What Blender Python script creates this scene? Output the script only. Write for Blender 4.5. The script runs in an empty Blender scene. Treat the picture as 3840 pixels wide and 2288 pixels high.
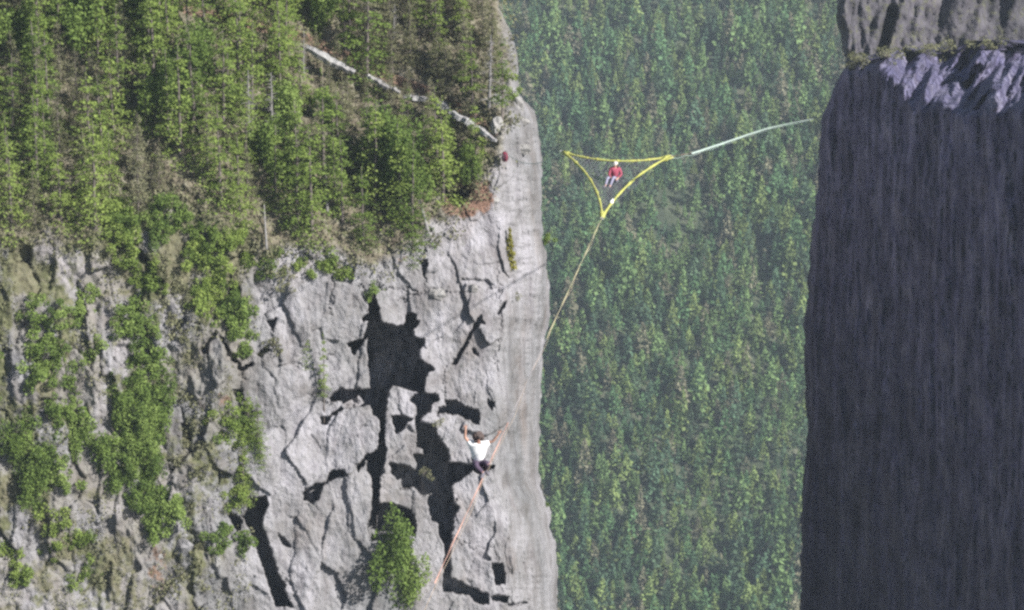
import bpy, math, random
import numpy as np
from mathutils import Vector, Matrix

# ------------------------------------------------------------------ camera, world, sun, exposure
SC = bpy.context.scene
COL = SC.collection
PITCH = math.radians(22.0)
F = 15640.0                      # focal length in photo pixels (3840 wide)
cam_d = bpy.data.cameras.new("camera")
cam = bpy.data.objects.new("camera", cam_d)
COL.objects.link(cam)
cam_d.sensor_width = 36.0
cam_d.lens = 36.0 * F / 3840.0
cam_d.clip_start = 1.0
cam_d.clip_end = 9000.0
cam.location = (0, 0, 0)
cam.rotation_euler = (math.pi / 2 - PITCH, 0, 0)
SC.camera = cam

SUN = Vector((0.70, -0.40, 0.62)).normalized()
world = bpy.data.worlds.new("World")
SC.world = world
world.use_nodes = True
wn = world.node_tree.nodes
wl = world.node_tree.links
wn.clear()
sky = wn.new("ShaderNodeTexSky")
sky.sky_type = 'NISHITA'
sky.sun_disc = False
sky.sun_elevation = math.asin(SUN.z)
sky.sun_rotation = math.atan2(SUN.x, SUN.y)
sky.air_density = 1.0
sky.dust_density = 0.6
bg = wn.new("ShaderNodeBackground")
bg.inputs[1].default_value = 0.05
wo = wn.new("ShaderNodeOutputWorld")
wl.new(sky.outputs[0], bg.inputs[0])
wl.new(bg.outputs[0], wo.inputs[0])

sun_d = bpy.data.lights.new("sun", 'SUN')
sun_d.energy = 5.0
sun_d.angle = math.radians(0.5)
sun_d.color = (1.0, 0.97, 0.92)
sun = bpy.data.objects.new("sun", sun_d)
COL.objects.link(sun)
sun.location = (60, 20, 80)
sun.rotation_euler = (-SUN).to_track_quat('-Z', 'Y').to_euler()

SC.view_settings.view_transform = 'Standard'
SC.view_settings.look = 'None'
SC.view_settings.gamma = 1.0
SC.view_settings.exposure = 1.10
SC.render.engine = 'CYCLES'
SC.cycles.use_denoising = False
SC.cycles.filter_width = 2.7          # soft cine lens
SC.cycles.max_bounces = 4
SC.cycles.volume_bounces = 0
SC.cycles.transparent_max_bounces = 4

rng = np.random.default_rng(7)
random.seed(7)
CP, SP = math.cos(PITCH), math.sin(PITCH)


def P(x, y, d):
    """photo pixel + distance along the optical axis -> world point"""
    X = (x - 1920.0) / F * d
    Y = -(y - 1144.0) / F * d
    return np.stack(np.broadcast_arrays(X, Y * SP + d * CP, Y * CP - d * SP), axis=-1)


def PV(x, y, d):
    return Vector(P(float(x), float(y), float(d)).tolist())


# ------------------------------------------------------------------ numpy noise
def vnoise(x, y, seed):
    x = np.asarray(x, float); y = np.asarray(y, float)
    xi = np.floor(x).astype(np.int64); yi = np.floor(y).astype(np.int64)
    fx = x - xi; fy = y - yi
    fx = fx * fx * (3 - 2 * fx); fy = fy * fy * (3 - 2 * fy)

    def h(a, b):
        n = (a * 374761393 + b * 668265263 + seed * 1442695041) & 0xffffffff
        n = ((n ^ (n >> 13)) * 1274126177) & 0xffffffff
        n = (n ^ (n >> 16)) & 0xffffff
        return n / float(0xffffff) * 2 - 1
    return ((h(xi, yi) * (1 - fx) + h(xi + 1, yi) * fx) * (1 - fy)
            + (h(xi, yi + 1) * (1 - fx) + h(xi + 1, yi + 1) * fx) * fy)


def fbm(x, y, seed, octv=4, gain=0.5):
    r = 0; a = 1.0; f = 1.0
    for i in range(octv):
        r = r + a * vnoise(x * f, y * f, seed + i * 17)
        a *= gain; f *= 2.03
    return r


def smooth(a, b, x):
    t = np.clip((x - a) / (b - a), 0, 1)
    return t * t * (3 - 2 * t)


# ------------------------------------------------------------------ object helpers
def tag(o, label=None, cat=None, group=None, kind=None):
    if label: o["label"] = label
    if cat: o["category"] = cat
    if group: o["group"] = group
    if kind: o["kind"] = kind
    return o


def empty(name, loc, rz=0.0):
    o = bpy.data.objects.new(name, None)
    o.empty_display_size = 0.3
    COL.objects.link(o)
    o.location = loc
    o.rotation_euler = (0, 0, rz)
    return o


def mesh_np(name, verts, faces, mat, smooth_=False, colors=None, cname="tint"):
    """verts (n,3), faces (m,k) with constant k"""
    verts = np.asarray(verts, dtype=np.float32)
    faces = np.asarray(faces, dtype=np.int32)
    me = bpy.data.meshes.new(name)
    m, k = faces.shape
    me.vertices.add(len(verts))
    me.vertices.foreach_set("co", verts.ravel())
    me.loops.add(m * k)
    me.loops.foreach_set("vertex_index", faces.ravel())
    me.polygons.add(m)
    me.polygons.foreach_set("loop_start", np.arange(0, m * k, k, dtype=np.int32))
    me.polygons.foreach_set("loop_total", np.full(m, k, dtype=np.int32))
    me.polygons.foreach_set("use_smooth", np.full(m, bool(smooth_)))
    if colors is not None:
        ca = me.color_attributes.new(cname, 'FLOAT_COLOR', 'POINT')
        c = np.ones((len(verts), 4), dtype=np.float32)
        c[:, :3] = colors
        ca.data.foreach_set("color", c.ravel())
    me.update(calc_edges=True)
    me.materials.append(mat)
    return me


def link(name, me, parent=None, loc=(0, 0, 0)):
    o = bpy.data.objects.new(name, me)
    COL.objects.link(o)
    o.location = loc
    if parent: o.parent = parent
    return o


class MB:
    """collects primitives into one mesh"""
    def __init__(s):
        s.v = []; s.f = []; s.n = 0

    def add(s, v, f):
        v = [tuple(p) for p in v]
        s.v += v
        s.f += [tuple(i + s.n for i in q) for q in f]
        s.n += len(v)

    def tube(s, pts, rad, sides=6, cap=True):
        pts = [Vector(p) for p in pts]
        n = len(pts)
        if not hasattr(rad, '__len__'): rad = [rad] * n
        base = s.n
        prev = None
        vs = []
        for i, p in enumerate(pts):
            t = (pts[min(i + 1, n - 1)] - pts[max(i - 1, 0)])
            t = t.normalized() if t.length > 1e-9 else Vector((0, 0, 1))
            if prev is None:
                a = t.orthogonal().normalized()
            else:
                a = (prev - t * prev.dot(t))
                a = a.normalized() if a.length > 1e-6 else t.orthogonal().normalized()
            prev = a
            b = t.cross(a)
            for k in range(sides):
                an = 2 * math.pi * k / sides
                vs.append(tuple(p + (a * math.cos(an) + b * math.sin(an)) * rad[i]))
        fs = []
        for i in range(n - 1):
            for k in range(sides):
                k2 = (k + 1) % sides
                fs.append((base + i * sides + k, base + i * sides + k2, base + (i + 1) * sides + k2, base + (i + 1) * sides + k))
        if cap:
            fs.append(tuple(base + k for k in range(sides))[::-1])
            fs.append(tuple(base + (n - 1) * sides + k for k in range(sides)))
        s.v += vs; s.f += fs; s.n += len(vs)

    def strap(s, pts, wid, thick, twist=0.0, phase=0.0, up=Vector((0, 0, 1))):
        """flat webbing: a box-section ribbon that may twist along its run"""
        pts = [Vector(p) for p in pts]
        n = len(pts)
        base = s.n
        vs = []
        run = 0.0
        for i, p in enumerate(pts):
            if i: run += (pts[i] - pts[i - 1]).length
            t = (pts[min(i + 1, n - 1)] - pts[max(i - 1, 0)]).normalized()
            a = t.cross(up).normalized()
            b = t.cross(a)
            an = phase + twist * run
            w = a * math.cos(an) + b * math.sin(an)
            h = -a * math.sin(an) + b * math.cos(an)
            for (i1, j1) in ((-1, -1), (1, -1), (1, 1), (-1, 1)):
                vs.append(tuple(p + w * (i1 * wid / 2) + h * (j1 * thick / 2)))
        fs = []
        for i in range(n - 1):
            for k in range(4):
                k2 = (k + 1) % 4
                fs.append((base + i * 4 + k, base + i * 4 + k2, base + (i + 1) * 4 + k2, base + (i + 1) * 4 + k))
        fs.append((base + 3, base + 2, base + 1, base))
        e = base + (n - 1) * 4
        fs.append((e, e + 1, e + 2, e + 3))
        s.v += vs; s.f += fs; s.n += len(vs)

    def blob(s, c, r, seg=10, rings=7, rough=0.0, seed=1):
        c = Vector(c); R = Vector(r) if hasattr(r, '__len__') else Vector((r, r, r))
        rr = random.Random(seed)
        vs = [tuple(c + Vector((0, 0, R.z)))]
        for i in range(1, rings):
            th = math.pi * i / rings
            for k in range(seg):
                ph = 2 * math.pi * k / seg
                q = 1 + rr.uniform(-rough, rough)
                vs.append(tuple(c + Vector((R.x * math.sin(th) * math.cos(ph), R.y * math.sin(th) * math.sin(ph), R.z * math.cos(th))) * q))
        vs.append(tuple(c - Vector((0, 0, R.z))))
        fs = []
        for k in range(seg):
            fs.append((0, 1 + k, 1 + (k + 1) % seg))
            fs.append((len(vs) - 1, 1 + (rings - 2) * seg + (k + 1) % seg, 1 + (rings - 2) * seg + k))
        for i in range(rings - 2):
            for k in range(seg):
                a = 1 + i * seg + k; b = 1 + i * seg + (k + 1) % seg
                fs.append((a, a + seg, b + seg, b))
        s.add(vs, fs)

    def mesh(s, name, mat, smooth_=False):
        me = bpy.data.meshes.new(name)
        me.from_pydata([tuple(v) for v in s.v], [], s.f)
        me.materials.append(mat)
        if smooth_:
            me.polygons.foreach_set("use_smooth", [True] * len(me.polygons))
        me.update()
        return me

    def build(s, name, mat, parent=None, smooth_=False, loc=(0, 0, 0)):
        return link(name, s.mesh(name, mat, smooth_), parent, loc)


# ------------------------------------------------------------------ materials
def new_mat(name):
    m = bpy.data.materials.new(name)
    m.use_nodes = True
    nt = m.node_tree
    b = nt.nodes["Principled BSDF"]
    b.inputs["Roughness"].default_value = 0.9
    b.inputs["Specular IOR Level"].default_value = 0.15
    return m, nt, b


def N(nt, t, **kw):
    n = nt.nodes.new(t)
    for k, v in kw.items(): setattr(n, k, v)
    return n


def ramp(nt, src, stops):
    r = N(nt, "ShaderNodeValToRGB")
    cr = r.color_ramp
    while len(cr.elements) < len(stops): cr.elements.new(0.5)
    for e, (p, c) in zip(cr.elements, stops):
        e.position = p; e.color = (*c, 1) if len(c) == 3 else c
    nt.links.new(src, r.inputs[0])
    return r.outputs[0]


def noise(nt, scale, detail=4, rough=0.55, stretch=None, off=(0, 0, 0)):
    g = N(nt, "ShaderNodeNewGeometry")
    mp = N(nt, "ShaderNodeMapping")
    mp.inputs["Scale"].default_value = stretch or (1, 1, 1)
    mp.inputs["Location"].default_value = off
    nt.links.new(g.outputs["Position"], mp.inputs[0])
    n = N(nt, "ShaderNodeTexNoise")
    n.inputs["Scale"].default_value = scale
    n.inputs["Detail"].default_value = detail
    n.inputs["Roughness"].default_value = rough
    nt.links.new(mp.outputs[0], n.inputs["Vector"])
    return n.outputs["Fac"]


def mix(nt, fac, a, b, mode='MIX'):
    m = N(nt, "ShaderNodeMix", data_type='RGBA', blend_type=mode)
    for i, v in ((0, fac), (6, a), (7, b)):
        if hasattr(v, 'is_output'): nt.links.new(v, m.inputs[i])
        elif i == 0: m.inputs[0].default_value = v
        else: m.inputs[i].default_value = (*v, 1)
    return m.outputs[2]


def rock_mat(name, c_dark, c_mid, c_light, streak=0.75, paint=True, tanf=0.22):
    m, nt, b = new_mat(name)
    base = ramp(nt, noise(nt, 0.35, 6, 0.62), [(0.30, c_dark), (0.48, c_mid), (0.68, c_light)])
    st = ramp(nt, noise(nt, 1.6 if paint else 0.9, 8, 0.68, (1, 1, 0.10 if paint else 0.12)), [(0.36, (0.62, 0.60, 0.62) if paint else (0.42, 0.38, 0.44)), (0.52, (1, 1, 1)), (0.70, (1.12, 1.12, 1.16) if paint else (1.9, 1.9, 1.9))])
    col = mix(nt, streak, base, st, 'MULTIPLY')
    big = ramp(nt, noise(nt, 0.11, 5, 0.6, (1, 1, 0.5), (17, 3, 9)), [(0.36, (0.74, 0.76, 0.76)), (0.5, (1, 1, 1)), (0.64, (1.16, 1.15, 1.18))])
    col = mix(nt, 1.0 if paint else 0.4, col, big, 'MULTIPLY')
    lich = ramp(nt, noise(nt, 2.6, 6, 0.7), [(0.54, (0, 0, 0)), (0.68, (1, 1, 1))])
    lm = N(nt, "ShaderNodeMath", operation='MULTIPLY'); lm.inputs[1].default_value = 0.55
    nt.links.new(lich, lm.inputs[0])
    col = mix(nt, lm.outputs[0], col, (0.09, 0.095, 0.085))
    # warm tan weathering
    tan = ramp(nt, noise(nt, 0.22, 4, 0.6, (1, 1, 0.6), (31, 7, 3)), [(0.55, (0, 0, 0)), (0.72, (1, 1, 1))])
    tm = N(nt, "ShaderNodeMath", operation='MULTIPLY'); tm.inputs[1].default_value = tanf
    nt.links.new(tan, tm.inputs[0])
    col = mix(nt, tm.outputs[0], col, (0.26, 0.19, 0.15))
    if paint:
        at = N(nt, "ShaderNodeAttribute", attribute_name="tint")
        sep = N(nt, "ShaderNodeSeparateColor")
        nt.links.new(at.outputs["Color"], sep.inputs[0])
        # R moss / grass, G red earth, B forest floor
        mossn = noise(nt, 1.1, 6, 0.68)
        mm = N(nt, "ShaderNodeMath", operation='ADD'); nt.links.new(sep.outputs[0], mm.inputs[0]); nt.links.new(mossn, mm.inputs[1])
        mo = ramp(nt, mm.outputs[0], [(0.82, (0, 0, 0)), (1.0, (1, 1, 1))])
        mossc = ramp(nt, noise(nt, 2.0, 4, 0.6, off=(9, 9, 9)), [(0.35, (0.055, 0.055, 0.030)), (0.5, (0.105, 0.112, 0.055)), (0.65, (0.16, 0.15, 0.10))])
        col = mix(nt, mo, col, mossc)
        gm = N(nt, "ShaderNodeMath", operation='ADD'); nt.links.new(sep.outputs[1], gm.inputs[0])
        gn = noise(nt, 1.7, 5, 0.65, off=(4, 2, 8)); nt.links.new(gn, gm.inputs[1])
        go = ramp(nt, gm.outputs[0], [(0.85, (0, 0, 0)), (1.1, (1, 1, 1))])
        col = mix(nt, go, col, (0.19, 0.115, 0.085))
        fl = ramp(nt, noise(nt, 1.3, 5, 0.65, off=(2, 5, 1)), [(0.35, (0.09, 0.075, 0.055)), (0.5, (0.16, 0.14, 0.10)), (0.68, (0.21, 0.20, 0.15))])
        col = mix(nt, sep.outputs[2], col, fl)
    nt.links.new(col, b.inputs["Base Color"])
    bp = N(nt, "ShaderNodeBump"); bp.inputs["Strength"].default_value = 0.9; bp.inputs["Distance"].default_value = 0.40
    bn = noise(nt, 1.9, 8, 0.66, (1, 1, 0.45))
    nt.links.new(bn, bp.inputs["Height"])
    nt.links.new(bp.outputs[0], b.inputs["Normal"])
    return m


def leaf_mat(name, stops, attr=False, transl=0.33):
    m, nt, b = new_mat(name)
    oi = N(nt, "ShaderNodeObjectInfo")
    if attr:
        at = N(nt, "ShaderNodeAttribute", attribute_name="tint")
        col = at.outputs["Color"]
    else:
        n1 = noise(nt, 1.4, 3, 0.6)
        ad = N(nt, "ShaderNodeMath", operation='MULTIPLY_ADD')
        nt.links.new(oi.outputs["Random"], ad.inputs[0]); ad.inputs[1].default_value = 0.42
        nt.links.new(n1, ad.inputs[2])
        sb = N(nt, "ShaderNodeMath", operation='SUBTRACT'); nt.links.new(ad.outputs[0], sb.inputs[0]); sb.inputs[1].default_value = 0.21
        col = ramp(nt, sb.outputs[0], stops)
    nt.links.new(col, b.inputs["Base Color"])
    tr = N(nt, "ShaderNodeBsdfTranslucent")
    nt.links.new(col, tr.inputs[0])
    ms = N(nt, "ShaderNodeMixShader"); ms.inputs[0].default_value = transl
    out = nt.nodes["Material Output"]
    nt.links.new(b.outputs[0], ms.inputs[1]); nt.links.new(tr.outputs[0], ms.inputs[2])
    nt.links.new(ms.outputs[0], out.inputs[0])
    return m


def plain(name, c, rough=0.8, var=0.25, scale=12.0, spec=0.2):
    m, nt, b = new_mat(name)
    d = tuple(x * (1 - var) for x in c); l = tuple(min(1, x * (1 + var)) for x in c)
    nt.links.new(ramp(nt, noise(nt, scale, 4, 0.6), [(0.32, d), (0.68, l)]), b.inputs["Base Color"])
    b.inputs["Roughness"].default_value = rough
    b.inputs["Specular IOR Level"].default_value = spec
    return m


M_ROCK = rock_mat("granite", (0.150, 0.139, 0.135), (0.220, 0.213, 0.217), (0.295, 0.286, 0.300))
M_ROCK_SHADE = rock_mat("shade_blue_granite", (0.040, 0.038, 0.075), (0.102, 0.096, 0.165), (0.19, 0.18, 0.24), 1.0, paint=False, tanf=0.06)  # dark blue of skylit shade is put into the streaked rock's colour
M_STONE = rock_mat("cream_stone", (0.20, 0.19, 0.18), (0.29, 0.28, 0.27), (0.38, 0.37, 0.35), 0.1, paint=False)
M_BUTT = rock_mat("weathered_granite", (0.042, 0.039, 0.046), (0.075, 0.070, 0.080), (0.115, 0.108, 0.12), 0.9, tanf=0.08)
M_SLAB = rock_mat("pale_granite", (0.18, 0.175, 0.17), (0.29, 0.285, 0.28), (0.38, 0.37, 0.37), 0.3, paint=False)
M_BARK = plain("bark", (0.13, 0.11, 0.10), 0.9, 0.4, 5)
M_DEAD = plain("bleached_wood", (0.20, 0.19, 0.185), 0.85, 0.25, 6)
M_LEAF = leaf_mat("fir_needles", [(0.2, (0.085, 0.130, 0.032)), (0.45, (0.168, 0.235, 0.055)), (0.75, (0.26, 0.33, 0.085))])
M_LEAF_OLIVE = leaf_mat("sparse_needles", [(0.2, (0.11, 0.115, 0.06)), (0.5, (0.19, 0.19, 0.105)), (0.8, (0.26, 0.255, 0.16))])
M_LEAF_FRESH = leaf_mat("broad_leaves", [(0.2, (0.09, 0.14, 0.035)), (0.5, (0.17, 0.24, 0.06)), (0.8, (0.26, 0.34, 0.10))])
M_LEAF_YEL = leaf_mat("yellowing_needles", [(0.2, (0.12, 0.12, 0.02)), (0.5, (0.22, 0.21, 0.035)), (0.8, (0.32, 0.29, 0.06))])
M_FAR = leaf_mat("far_forest", None, attr=True, transl=0.25)


# ------------------------------------------------------------------ left cliff (relief of the wall, its rim and the wooded slope above)
Ye = [-300, -60, 40, 174, 226, 348, 376, 416, 477, 598, 640, 802, 944, 1037, 1180, 1260, 1373, 1479, 1648, 1769, 1821, 1870, 1951, 2052, 2153, 2254, 2700]
Xe = [1850, 1855, 1880, 1938, 1944, 1946, 1968, 2003, 2021, 2028, 2034, 2034, 2045, 2056, 2060, 2047, 2037, 2026, 2024, 2021, 2022, 2046, 2065, 2080, 2090, 2087, 2100]
RX = [-800, 300, 430, 620, 760, 900, 1000, 1200, 1400, 1500, 1640, 1760, 1850, 1900, 1960, 2100]
RY = [930, 900, 880, 770, 790, 880, 950, 930, 985, 930, 850, 740, 640, 500, 300, 200]


def rim(x): return np.interp(x, RX, RY)


def zp(pts, ox, oy, s=2.473):
    return [(ox + a / s, oy + b / s) for a, b in pts]


RECESS = []      # (polygon, depth)
RECESS.append((zp([(430,130),(510,130),(520,230),(545,250),(560,370),(600,410),(770,430),(800,380),(810,310),(880,310),(885,370),(920,380),(880,440),(850,470),(880,530),(960,550),(960,600),(900,640),(930,740),(1060,830),(1000,850),(970,930),(960,1040),(860,1030),(760,1000),(680,980),(640,1020),(620,1100),(600,1300),(595,1500),(545,1500),(560,1290),(500,1250),(460,1150),(240,1200),(220,1160),(200,1120),(90,1130),(100,1090),(190,1000),(240,1020),(400,1010),(470,1000),(440,800),(430,600),(440,520),(370,620),(310,690),(260,590),(380,560),(440,450),(450,380),(400,380),(400,340),(460,310)],1200,1050), 3.6))
RECESS.append((zp([(200,1190),(70,1270),(10,1270),(10,1340),(70,1340),(100,1270),(230,1200)],1200,1050), 1.6))
RECESS.append((zp([(850,1090),(940,1030),(1090,1070),(1100,1110),(1040,1140),(1010,1220),(930,1270),(920,1330),(1060,1340),(1110,1500),(1160,1560),(890,1560),(900,1400),(880,1280),(890,1180),(840,1110)],1200,1050), 2.2))
RECESS.append((zp([(1160,1110),(1260,1120),(1380,1190),(1470,1220),(1470,1330),(1420,1320),(1350,1290),(1290,1250),(1160,1240),(1090,1260),(1100,1190),(1170,1180)],1200,1050), 1.6))
RECESS.append((zp([(1550,1110),(1620,1130),(1590,1210),(1560,1170)],1200,1050), 1.0))
RECESS.append((zp([(1450,370),(1490,330),(1520,400),(1480,410),(1410,500),(1255,790),(1220,790),(1300,660),(1400,480)],1200,1050), 1.0))
RECESS.append((zp([(1700,210),(1735,200),(1710,250),(1650,320),(1635,310)],1200,1050), 0.8))
RECESS.append((zp([(1410,640),(1440,640),(1465,700),(1440,690)],1200,1050), 0.8))
RECESS.append((zp([(660,1260),(780,1260),(860,1290),(800,1320),(760,1400),(700,1430),(680,1350)],1200,1050), 1.4))
RECESS.append((zp([(430,40),(540,0),(545,-60),(600,-60),(620,0),(590,100),(560,250),(545,360),(540,520),(520,650),(530,760),(520,830),(490,840),(450,750),(440,670),(480,560),(490,400),(480,240),(440,190),(440,110),(420,90),(350,200),(335,160),(400,80)],1200,1688), 2.2))
RECESS.append((zp([(880,40),(960,40),(950,-90),(1120,-90),(1190,0),(1200,120),(1400,130),(1480,150),(1620,150),(1480,230),(1410,190),(1280,290),(1210,330),(1230,440),(1240,500),(1290,530),(1240,600),(1230,700),(1210,860),(1150,870),(1110,800),(1090,680),(1040,650),(1010,590),(1000,430),(940,430),(870,340),(740,365),(700,260),(660,200),(650,120),(780,140),(890,190),(900,150)],1200,1688), 3.0))
RECESS.append((zp([(1160,860),(1210,860),(1205,1180),(1300,1220),(1480,1310),(1560,1340),(1560,1430),(1440,1410),(1380,1350),(1240,1320),(1140,1310),(1150,1000)],1200,1688), 1.5))
RECESS.append((zp([(1600,1055),(1700,1050),(1720,1240),(1620,1245)],1200,1688), 1.7))
RECESS.append((zp([(1580,1350),(1750,1355),(1740,1410),(1600,1400)],1200,1688), 1.2))
RECESS.append((zp([(1730,1430),(1900,1405),(1920,1420),(1780,1450)],1200,1688), 0.8))
RECESS.append((zp([(2060,190),(2150,180),(2180,240),(2110,230),(2030,280),(1960,330),(1920,440),(1870,490),(1780,460),(1760,400),(1880,320),(1980,300),(2010,210)],420,1688), 1.6))
RECESS.append((zp([(2120,210),(2170,250),(2170,480),(2220,560),(2250,800),(2210,800),(2140,560),(2120,320)],420,1688), 0.22))
RECESS.append((zp([(1270,450),(1420,430),(1440,500),(1390,620),(1390,700),(1480,950),(1540,1150),(1600,1250),(1600,1330),(1680,1450),(1520,1450),(1480,1350),(1440,1200),(1370,1000),(1310,800),(1230,660),(1210,620),(1250,560)],420,1688), 2.4))
RECESS.append((zp([(1070,560),(1200,640),(1190,740),(1160,760),(1090,640)],420,1688), 1.2))
RECESS.append((zp([(1540,780),(1620,840),(1660,900),(1600,890),(1560,840)],420,1688), 0.7))
RECESS.append((zp([(540,490),(700,500),(850,560),(890,700),(880,800),(800,760),(520,760)],1200,1688), 2.4))
RECESS.append((zp([(1440,130),(1530,110),(1490,230)],420,1150), 1.0))
RECESS.append((zp([(1340,440),(1440,370),(1460,400),(1370,470)],420,1150), 0.9))
RECESS.append((zp([(1160,490),(1200,560),(1310,520),(1310,545),(1200,600),(1165,590)],420,1150), 0.8))
RECESS.append((zp([(1220,1015),(1290,970),(1370,990),(1300,1005)],420,1150), 0.8))
RECESS.append((zp([(640,1090),(710,1090),(725,1300),(680,1320),(660,1160)],420,1150), 1.2))
RECESS.append((zp([(1020,1140),(1080,1215),(1060,1250),(1000,1200)],420,1150), 1.0))
RECESS.append((zp([(830,400),(960,230),(980,250),(900,340),(890,430),(840,440)],420,1150), 0.8))
RECESS.append((zp([(1120,770),(1210,770),(1200,880),(1150,870)],420,1150), 0.9))
RECESS.append((zp([(1000,270),(1030,290),(1100,430),(1160,440),(1150,520),(1050,500),(1060,420)],420,1150), 1.0))
RECESS.append((zp([(1060,1280),(1130,1120),(1190,1200),(1180,1330),(1120,1400)],420,600), 1.0))
RECESS.append((zp([(200,840),(260,830),(360,980),(350,1040),(300,990)],420,600), 0.9))
RECESS.append((zp([(400,1100),(470,1120),(480,1270),(390,1240)],420,600), 0.9))
RECESS.append((zp([(270,210),(350,180),(420,250),(330,310)],420,1688), 1.0))
RECESS.append((zp([(920,930),(1000,930),(980,1050),(960,1080)],1200,600), 0.9))
RECESS.append((zp([(1300,1100),(1560,1110),(1600,1150),(1540,1210),(1480,1170),(1350,1150),(1310,1260),(1290,1200)],1200,600), 0.35))
RECESS.append((zp([(1150,270),(1390,250),(1370,380),(1280,430),(1200,400)],1200,600), 1.4))


def seg_dist(px, py, a, b):
    ax, ay = a; bx, by = b
    dx, dy = bx - ax, by - ay
    t = np.clip(((px - ax) * dx + (py - ay) * dy) / (dx * dx + dy * dy + 1e-9), 0, 1)
    return np.hypot(px - ax - t * dx, py - ay - t * dy)


def poly_sdf(px, py, poly):
    n = len(poly)
    inside = np.zeros(px.shape, bool)
    dist = np.full(px.shape, 1e9)
    for i in range(n):
        a = poly[i]; b = poly[(i + 1) % n]
        dist = np.minimum(dist, seg_dist(px, py, a, b))
        c = ((a[1] > py) != (b[1] > py)) & (px < (b[0] - a[0]) * (py - a[1]) / (b[1] - a[1] + 1e-12) + a[0])
        inside ^= c
    return np.where(inside, -dist, dist)


CRACKS = [([(1240,1330),(1170,1390),(1110,1370)],0.4), ([(1490,1130),(1600,1090),(1720,1095),(1850,1075)],0.5),
          ([(905,1380),(905,1460),(930,1560)],0.5), ([(1090,1500),(1180,1480),(1300,1490)],0.3),
          ([(1665,1370),(1670,1440),(1660,1520)],0.35), ([(1620,870),(1580,950),(1590,1060)],0.6),
          ([(1410,1080),(1560,1090)],0.5), ([(1860,980),(1880,1180),(1860,1380),(1900,1560)],0.35),
          ([(1680,2010),(1760,2050),(1850,2060),(1880,2120)],0.35), ([(1000,2080),(1110,2220),(1050,2288)],0.3),
          ([(640,1900),(760,2050),(800,2250)],0.5), ([(520,1200),(620,1400),(600,1600),(660,1850)],0.6),
          ([(1350,1060),(1380,1160)],0.6), ([(1440,980),(1410,1090)],0.5), ([(1380,1590),(1345,1610),(1330,1650)],0.3),
          ([(1210,900),(1250,1060),(1240,1180)],0.6)]

N_W, N_E = 620, 26
rows = np.concatenate([np.arange(-320, -20, 12), np.arange(-20, 2310, 3.9), np.arange(2310, 2900, 14)])
xe_rows = np.interp(rows, Ye, Xe)
xe_rows = xe_rows + 6 * fbm(rows / 60, rows * 0, 5, 4) + 2.2 * fbm(rows / 15, rows * 0, 6, 3)
XL = -500.0
tt = np.linspace(0, 1, N_W)
cols = XL + (xe_rows[:, None] - XL) * (0.30 * tt + 0.70 * np.sin(tt * math.pi / 2) ** 0.95)[None, :]
gx = cols; gy = np.repeat(rows[:, None], N_W, 1)
xe2 = np.repeat(xe_rows[:, None], N_W, 1)


def base_depth(x, y, xe):
    r = rim(x)
    up = (r - y) / 52.0
    k = 1.2
    sp_ = np.where(up > 0, np.sqrt(up * up + k * k) - k, 0)
    dn = np.where(up < 0, -up, 0)
    D = 300 + 0.62 * sp_ + 0.10 * dn
    D = D + np.clip(0.30 * (x - 1200) / 52.0, -7, 8)
    # gully to the left of the bright face steps back
    D = D - 0.9 * (1 - smooth(760, 960, x + 0.10 * (y - 1600))) * smooth(1000, 1200, y)
    u = np.clip((x - (xe - 150)) / 150.0, 0, 1)
    D = D + 1.25 * np.clip(x - (xe - 165), 0, None) / 52.0 * smooth(900, 1250, y) + 0.5 * np.clip(x - (xe - 165), 0, None) / 52.0
    D = D + 5.5 * (1 - np.sqrt(np.clip(1 - u * u, 0, 1)))
    return D


xs_ = np.repeat(np.interp(rows, Ye, Xe)[:, None], N_W, 1)
D = base_depth(gx, gy, xs_)
# blocky relief: tilted facets with recessed joints
ns = 260
sx = rng.uniform(-500, 2150, ns); sy = rng.uniform(500, 2500, ns)
off = rng.normal(0, 0.30, ns); tx = rng.normal(0, 0.22, ns); ty = rng.normal(0, 0.15, ns)
wx = gx + 13 * fbm(gx / 90, gy / 90, 21, 4); wy = gy + 13 * fbm(gx / 90, gy / 90, 44, 4)
F1 = np.full(gx.shape, 1e9); F2 = np.full(gx.shape, 1e9); idx = np.zeros(gx.shape, int)
for i in range(ns):
    dd = np.hypot((wx - sx[i]) * 1.9, (wy - sy[i]) * 0.8)
    less = dd < F1
    F2 = np.where(less, F1, np.minimum(F2, dd))
    idx = np.where(less, i, idx)
    F1 = np.where(less, dd, F1)
edge_d = F2 - F1
rockf = smooth(-60, 60, gy - rim(gx))
left_rough = 1 - smooth(820, 980, gx + 0.10 * (gy - 1600))
edgez = smooth(1860, 1960, gx)
facet = off[idx] + tx[idx] * (wx - sx[idx]) / 52 + ty[idx] * (wy - sy[idx]) / 52
facet *= 1.0
jn = 0.30 * (1 - smooth(2, 9, edge_d)) * smooth(-0.1, 0.5, vnoise(gx / 90, gy / 120, 77))
D = D + rockf * (1 - 0.85 * edgez) * (facet * (0.42 + 0.30 * left_rough) + jn * (0.18 + left_rough))
D = D + 0.35 * fbm(gx / 170, gy / 230, 3, 4) + (0.06 + 0.10 * left_rough) * fbm(gx / 26, gy / 40, 9, 4, 0.6) + 0.035 * fbm(gx / 9, gy / 12, 10, 3, 0.6) * (1 - .6 * edgez)
D = D + 0.17 * edgez * fbm(gx / 14, gy / 150, 31, 4, 0.6) + 0.16 * edgez * fbm(gx / 60, gy / 26, 33, 4, 0.6) + 0.22 * fbm(gx / 60, gy / 140, 13, 4) * left_rough
D = D + (1 - rockf) * 0.5 * fbm(gx / 70, gy / 50, 19, 4)
D0 = D.copy()
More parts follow.
